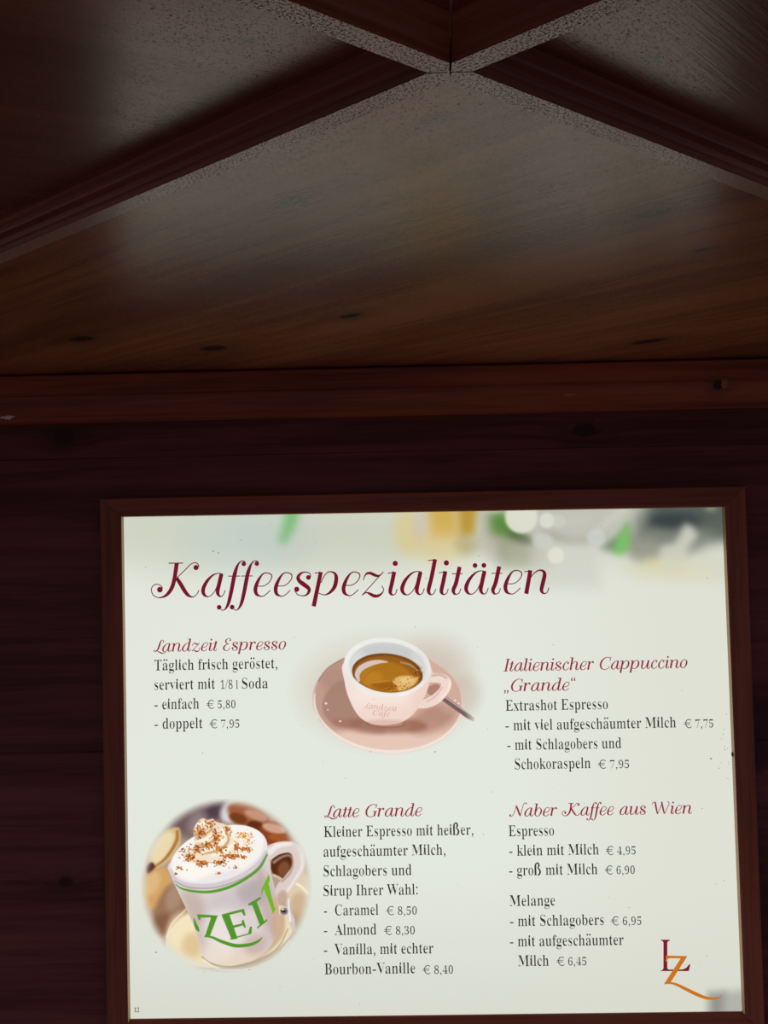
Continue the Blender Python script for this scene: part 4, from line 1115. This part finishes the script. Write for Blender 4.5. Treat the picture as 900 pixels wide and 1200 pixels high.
# cream swirl
cream = Q.spoly([(235, 300), (285, 265), (292, 225), (286, 185), (305, 145), (330, 124), (360, 132), (382, 126), (400, 140), (440, 152), (468, 168), (492, 205), (508, 240), (505, 280), (470, 310), (420, 330), (350, 345), (270, 345)], 10)
Q.blend(0.97 * cream, (240, 226, 202))
Q.blend(0.75 * cream * Q.spoly([(286, 190), (320, 180), (350, 200), (340, 235), (300, 250), (288, 225)], 18), (206, 182, 152))
for pts in ([(300, 160, 16), (340, 150, 18), (370, 165, 12)], [(300, 240, 14), (350, 228, 18), (400, 200, 14), (396, 190, 8)], [(330, 285, 16), (400, 265, 22), (440, 225, 18), (428, 180, 10)],
            [(380, 310, 14), (450, 285, 20), (494, 240, 16), (470, 180, 10)]):
    Q.blend(0.85 * cream * Q.line(pts, 10), (254, 246, 228))
for pts in ([(296, 205, 8), (340, 205, 10), (382, 178, 8)], [(300, 262, 8), (360, 252, 12), (412, 215, 10)], [(350, 300, 8), (420, 282, 12), (462, 235, 10), (450, 190, 6)]):
    Q.blend(0.75 * cream * Q.line(pts, 9), (190, 150, 104))
# crumbs
rnd = random.Random(5)
cl = [(325, 195, 26, 40, 40), (300, 280, 40, 24, 40), (265, 325, 36, 18, 36), (330, 350, 30, 14, 40), (420, 345, 40, 16, 46), (470, 315, 40, 14, 46), (545, 280, 34, 12, 30), (400, 215, 22, 46, 46), (455, 185, 18, 22, 26),
      (370, 150, 24, 16, 26), (420, 280, 26, 20, 24), (215, 372, 18, 10, 12), (230, 290, 14, 8, 7), (540, 215, 40, 22, 40), (530, 320, 20, 8, 10), (360, 265, 30, 16, 26), (410, 400, 16, 6, 6), (200, 402, 8, 6, 6), (490, 372, 26, 6, 6), (560, 250, 20, 14, 12), (500, 265, 16, 20, 18)]
for (ccx, ccy, srx, sry, nn) in cl:
    for _ in range(int(nn * 1.5)):
        bx, by = rnd.gauss(ccx, srx * 0.55), rnd.gauss(ccy, sry * 0.55)
        c = rnd.choice([(186, 104, 44), (168, 86, 32), (206, 128, 58), (142, 70, 26), (222, 158, 84), (196, 112, 50)])
        if ccx > 520 and ccy < 260:
            c = rnd.choice([(226, 178, 104), (236, 196, 128), (206, 140, 72)])
        Q.blend(0.9 * Q.ell(bx, by, rnd.uniform(2.4, 5.8), rnd.uniform(2, 4.6), rnd.uniform(0, 90), 3), c)
# green lettering on the mug
GRN = (102, 160, 66)
Q.blend(Q.line([(288, 628, 5), (296, 655, 14), (304, 675, 18), (312, 690, 8)], 3), GRN)
Q.blend(Q.poly([(303, 606), (408, 612), (404, 622), (322, 622), (320, 636), (312, 634)], 3), GRN)
Q.blend(Q.poly([(376, 616), (408, 612), (370, 712), (342, 722)], 3), GRN)
Q.blend(Q.line([(344, 716, 8), (380, 722, 12), (430, 744, 16), (500, 764, 18), (570, 758, 16), (610, 742, 12), (630, 724, 5)], 3), GRN)
Q.blend(Q.poly([(428, 612), (436, 606), (466, 606), (508, 728), (478, 734)], 3), GRN)
Q.blend(Q.poly([(428, 614), (430, 606), (540, 578), (548, 612), (538, 612), (528, 594), (455, 612)], 3), GRN)
Q.blend(Q.poly([(478, 664), (528, 652), (530, 634), (538, 634), (550, 672), (542, 674), (534, 662), (484, 676)], 3), GRN)
Q.blend(Q.poly([(468, 734), (472, 726), (560, 702), (570, 668), (580, 668), (578, 704)], 3), GRN)
Q.blend(Q.poly([(580, 556), (602, 540), (644, 648), (620, 664)], 3), GRN)
Q.blend(Q.poly([(560, 562), (562, 552), (622, 518), (628, 526), (600, 546), (586, 560)], 3), GRN)
Q.blend(Q.poly([(606, 680), (606, 670), (654, 630), (658, 638)], 3), GRN)
Q.blend(Q.poly([(640, 478), (662, 448), (692, 570), (700, 578), (684, 606), (682, 592)], 3), (130, 188, 66))
Q.blend(Q.poly([(628, 516), (626, 486), (664, 404), (670, 424), (668, 442), (648, 470), (636, 488)], 3), (130, 188, 66))
Q.im = np.clip((Q.im - 0.80) * 1.16 + 0.785, 0, 1)
# soft round vignette of the picture
vg = Q.soft(Q.ell_d(450, 465, 408, 420, 0), 60)
vg = vg * Q.soft(-(1000 - Q.Y) + 0 * Q.X + 110, 60)
Q.im = base * (1 - vg[..., None]) + Q.im * vg[..., None]
keep = np.abs(Q.im - bg2).max(-1) > 0.004
latte = Q.build('latte_picture', m_print, sheet, SHEET - 0.0002, keep=keep, origin=ORG)
latte['label'] = 'printed picture of a latte mug topped with cream'

# ---------------------------------------------------------------- lettering on the sheet
K_TITLE = ink('title_ink', L8(116, 20, 40))
K_HEAD = ink('heading_ink', L8(146, 40, 62))
K_BODY = ink('body_ink', L8(46, 47, 45))
K_PRICE = ink('price_ink', L8(66, 68, 66))
K_CUP = ink('cup_ink', L8(212, 166, 152))


def heading(text, x0, y0, x1, xh=9.6, wmin=16, name='printed_heading', mat=None, gain=1.2):
    v_, f_ = layout_display(text, wmin, gain)
    return place_text(name, v_, f_, x0, y0, x1, xh / 203 * 0.001, mat or K_HEAD, sheet, ORG)


def body(text, x0, y0, x1, cap=13.7, inset=12, name='printed_line', mat=None):
    v_, f_ = layout_roman(text, inset)
    return place_text(name, v_, f_, x0, y0, x1, cap / 507 * 0.001, mat or K_BODY, sheet, ORG)


def price(text, x0, y0, x1):
    return body(text, x0, y0, x1, 9.9, 14, 'printed_price', K_PRICE)


v_, f_ = layout_display('Kaffeespezialit\u00e4ten', 8, 1.04)
place_text('printed_title', v_, f_, 177, 700, 644, 27.2 / 203 * 0.001, K_TITLE, sheet, ORG, y1=695.6)
heading('Landzeit Espresso', 180, 764, 335.5)
body('T\u00e4glich frisch ger\u00f6stet,', 181, 785.8, 325)
body('serviert mit', 181, 808.4, 252)
body('1/8 l', 258.5, 807.4, 279, 11, 16, 'printed_line', K_PRICE)
body('Soda', 283.5, 807, 314)
body('- einfach', 181, 831.4, 233.5)
price('\u20ac 5,80', 242, 830.4, 276)
body('- doppelt', 181, 854.2, 237.5)
price('\u20ac 7,95', 245.5, 853.2, 280.6)
heading('Italienischer Cappuccino', 590, 786.7, 806)
heading('\u201eGrande\u201c', 590.5, 810.4, 675)
body('Extrashot Espresso', 592.5, 833, 712.5)
body('- mit viel aufgesch\u00e4umter Milch', 592.5, 856, 792.5)
price('\u20ac 7,75', 801.5, 853, 836)
body('- mit Schlagobers und', 594.5, 879, 728.3)
body('Schokoraspeln', 603.4, 901.6, 692.3)
price('\u20ac 7,95', 700.7, 900.6, 737.3)
heading('Naber Kaffee aus Wien', 596.7, 957, 811)
body('Espresso', 596, 980, 649.4)
body('- klein mit Milch', 596.7, 1003, 702)
price('\u20ac 4,95', 710, 1001.8, 745)
body('- gro\u00df mit Milch', 596.7, 1026, 700.5)
price('\u20ac 6,90', 709, 1024.6, 744)
body('Melange', 597.3, 1061.8, 650.7)
body('- mit Schlagobers', 597.7, 1085.5, 707.7)
price('\u20ac 6,95', 716, 1084.2, 751.7)
body('- mit aufgesch\u00e4umter', 597.7, 1109.2, 731)
body('Milch', 607.3, 1132.3, 643.3)
price('\u20ac 6,45', 652.3, 1131.6, 687.3)
heading('Latte Grande', 380, 958, 495)
body('Kleiner Espresso mit hei\u00dfer,', 379.5, 981, 554.7)
body('aufgesch\u00e4umter Milch,', 379.2, 1004, 522)
body('Schlagobers und', 379.2, 1027, 482.5)
body('Sirup Ihrer Wahl:', 379.2, 1050, 489.7)
body('-  Caramel', 379.6, 1073, 443.6)
price('\u20ac 8,50', 452.4, 1072.2, 488.6)
body('-  Almond', 379.6, 1096, 441.2)
price('\u20ac 8,30', 450, 1095.4, 486.2)
body('-  Vanilla, mit echter', 379.6, 1119, 508)
body('Bourbon-Vanille', 380.4, 1142, 486.8)
price('\u20ac 8,40', 495.3, 1141.4, 531)
body('12', 157, 1186.2, 163.2, 5.6, 6, 'printed_number', K_PRICE)
# small script on the pictured cup
for txt, xa, xb, ya, yb in (('Landzeit', 427, 465, 829.5, 833.5), ('Caf\u00e9', 437, 457, 838.0, 840.0)):
    v_, f_ = layout_display(txt, 16)
    place_text('printed_cup_script', v_, f_, xa, ya, xb, 4.2 / 203 * 0.001, K_CUP, espresso, ORG, y1=yb, depth=PRINT)


# logo
def photo_poly(name, polys, mat, parent, s, x0, y0, depth):
    vs, fs = [], []
    for pl in polys:
        X = [Vector((p[0], p[1], 0)) for p in pl]
        b = len(vs)
        for p in pl:
            wx, wz = wallpt(x0 + p[0] / s, y0 + p[1] / s, depth)
            vs.append((wx - ORG[0], depth - ORG[1], wz - ORG[2]))
        fs += [tuple(i + b for i in t) for t in tessellate_polygon([X])]
    return new_obj(name, mesh(name, vs, fs), mat, parent)


def stroke_poly(pts):
    v, f = [], []
    ribbon(v, f, pts, 0)
    return [tuple(p) for p in v[0::2]] + [tuple(p) for p in reversed(v[1::2])]


o = photo_poly('printed_logo_letter', [[(146, 127), (210, 127), (210, 133), (196, 140), (192, 150), (192, 328), (202, 337), (300, 336), (325, 325), (346, 300), (354, 302), (343, 348), (147, 348), (147, 343), (160, 338), (165, 328), (165, 150), (160, 138), (147, 133)]],
               ink('logo_red', L8(122, 24, 44)), sheet, 6, 750, 1080, PRINT)
o['label'] = 'dark red logo letter'
o = photo_poly('printed_logo_letter', [[(184, 239), (331, 242), (329, 250), (215, 428), (205, 438), (170, 441), (172, 433), (286, 259), (205, 258), (195, 262), (188, 282), (179, 280)],
                                       stroke_poly([(172, 436, 8), (215, 432, 14), (260, 444, 19), (320, 473, 23), (400, 512, 25), (460, 535, 22), (510, 541, 18), (550, 538, 13), (574, 525, 3)])],
               ink('logo_orange', L8(204, 116, 26)), sheet, 6, 750, 1080, PRINT - 0.0001)
o['label'] = 'orange logo letter with a long tail'

# dust on the sheet
rnd = random.Random(21)
vs, fs = [], []
sp = [(rnd.uniform(152, 850), rnd.uniform(612, 1180), rnd.uniform(0.25, 0.6)) for _ in range(60)]
sp += [(rnd.uniform(842, 857), rnd.uniform(835, 915), rnd.uniform(0.3, 0.6)) for _ in range(16)]
sp += [(250, 646, 0.8), (256, 648, 0.7), (345, 747, 0.5), (510, 881, 0.8), (434, 881, 0.6), (405, 912, 0.5), (829, 677, 0.6), (183, 1116, 0.9), (833, 889, 1.0)]
for (x, y, r) in sp:
    b = len(vs)
    for i in range(7):
        wx, wz = wallpt(x + r * math.cos(i * 0.9) * rnd.uniform(0.8, 1.4), y + r * math.sin(i * 0.9), PRINT)
        vs.append((wx - ORG[0], PRINT - 0.0001 - ORG[1], wz - ORG[2]))
    fs.append(tuple(range(b, b + 7)))
o = new_obj('dust_specks', mesh('dust_specks', vs, fs), ink('dust', L8(120, 118, 108)), sheet)
o['kind'] = 'stuff'

# nail in the inner side of the right rail
nx_, nz_ = wallpt(858.5, 884, -0.008)
vs, fs = [], []
for j, (r, dx) in enumerate(((0.0016, 0.0), (0.0016, -0.0009), (0.0008, -0.0013))):
    for i in range(12):
        t = 2 * math.pi * i / 12
        vs.append((nx_ - ORG[0] + dx, -0.0082 + r * math.cos(t) * 1.4, nz_ - ORG[2] + r * 1.6 * math.sin(t)))
for j in range(2):
    for i in range(12):
        fs.append((j * 12 + i, j * 12 + (i + 1) % 12, (j + 1) * 12 + (i + 1) % 12, (j + 1) * 12 + i))
fs.append(tuple(range(24, 36)))
o = new_obj('nail', mesh('nail', vs, fs), plain('rusty_nail', (0.03, 0.013, 0.008, 1), 0.6), rails['tr'])
o['label'] = 'small rusty nail head'
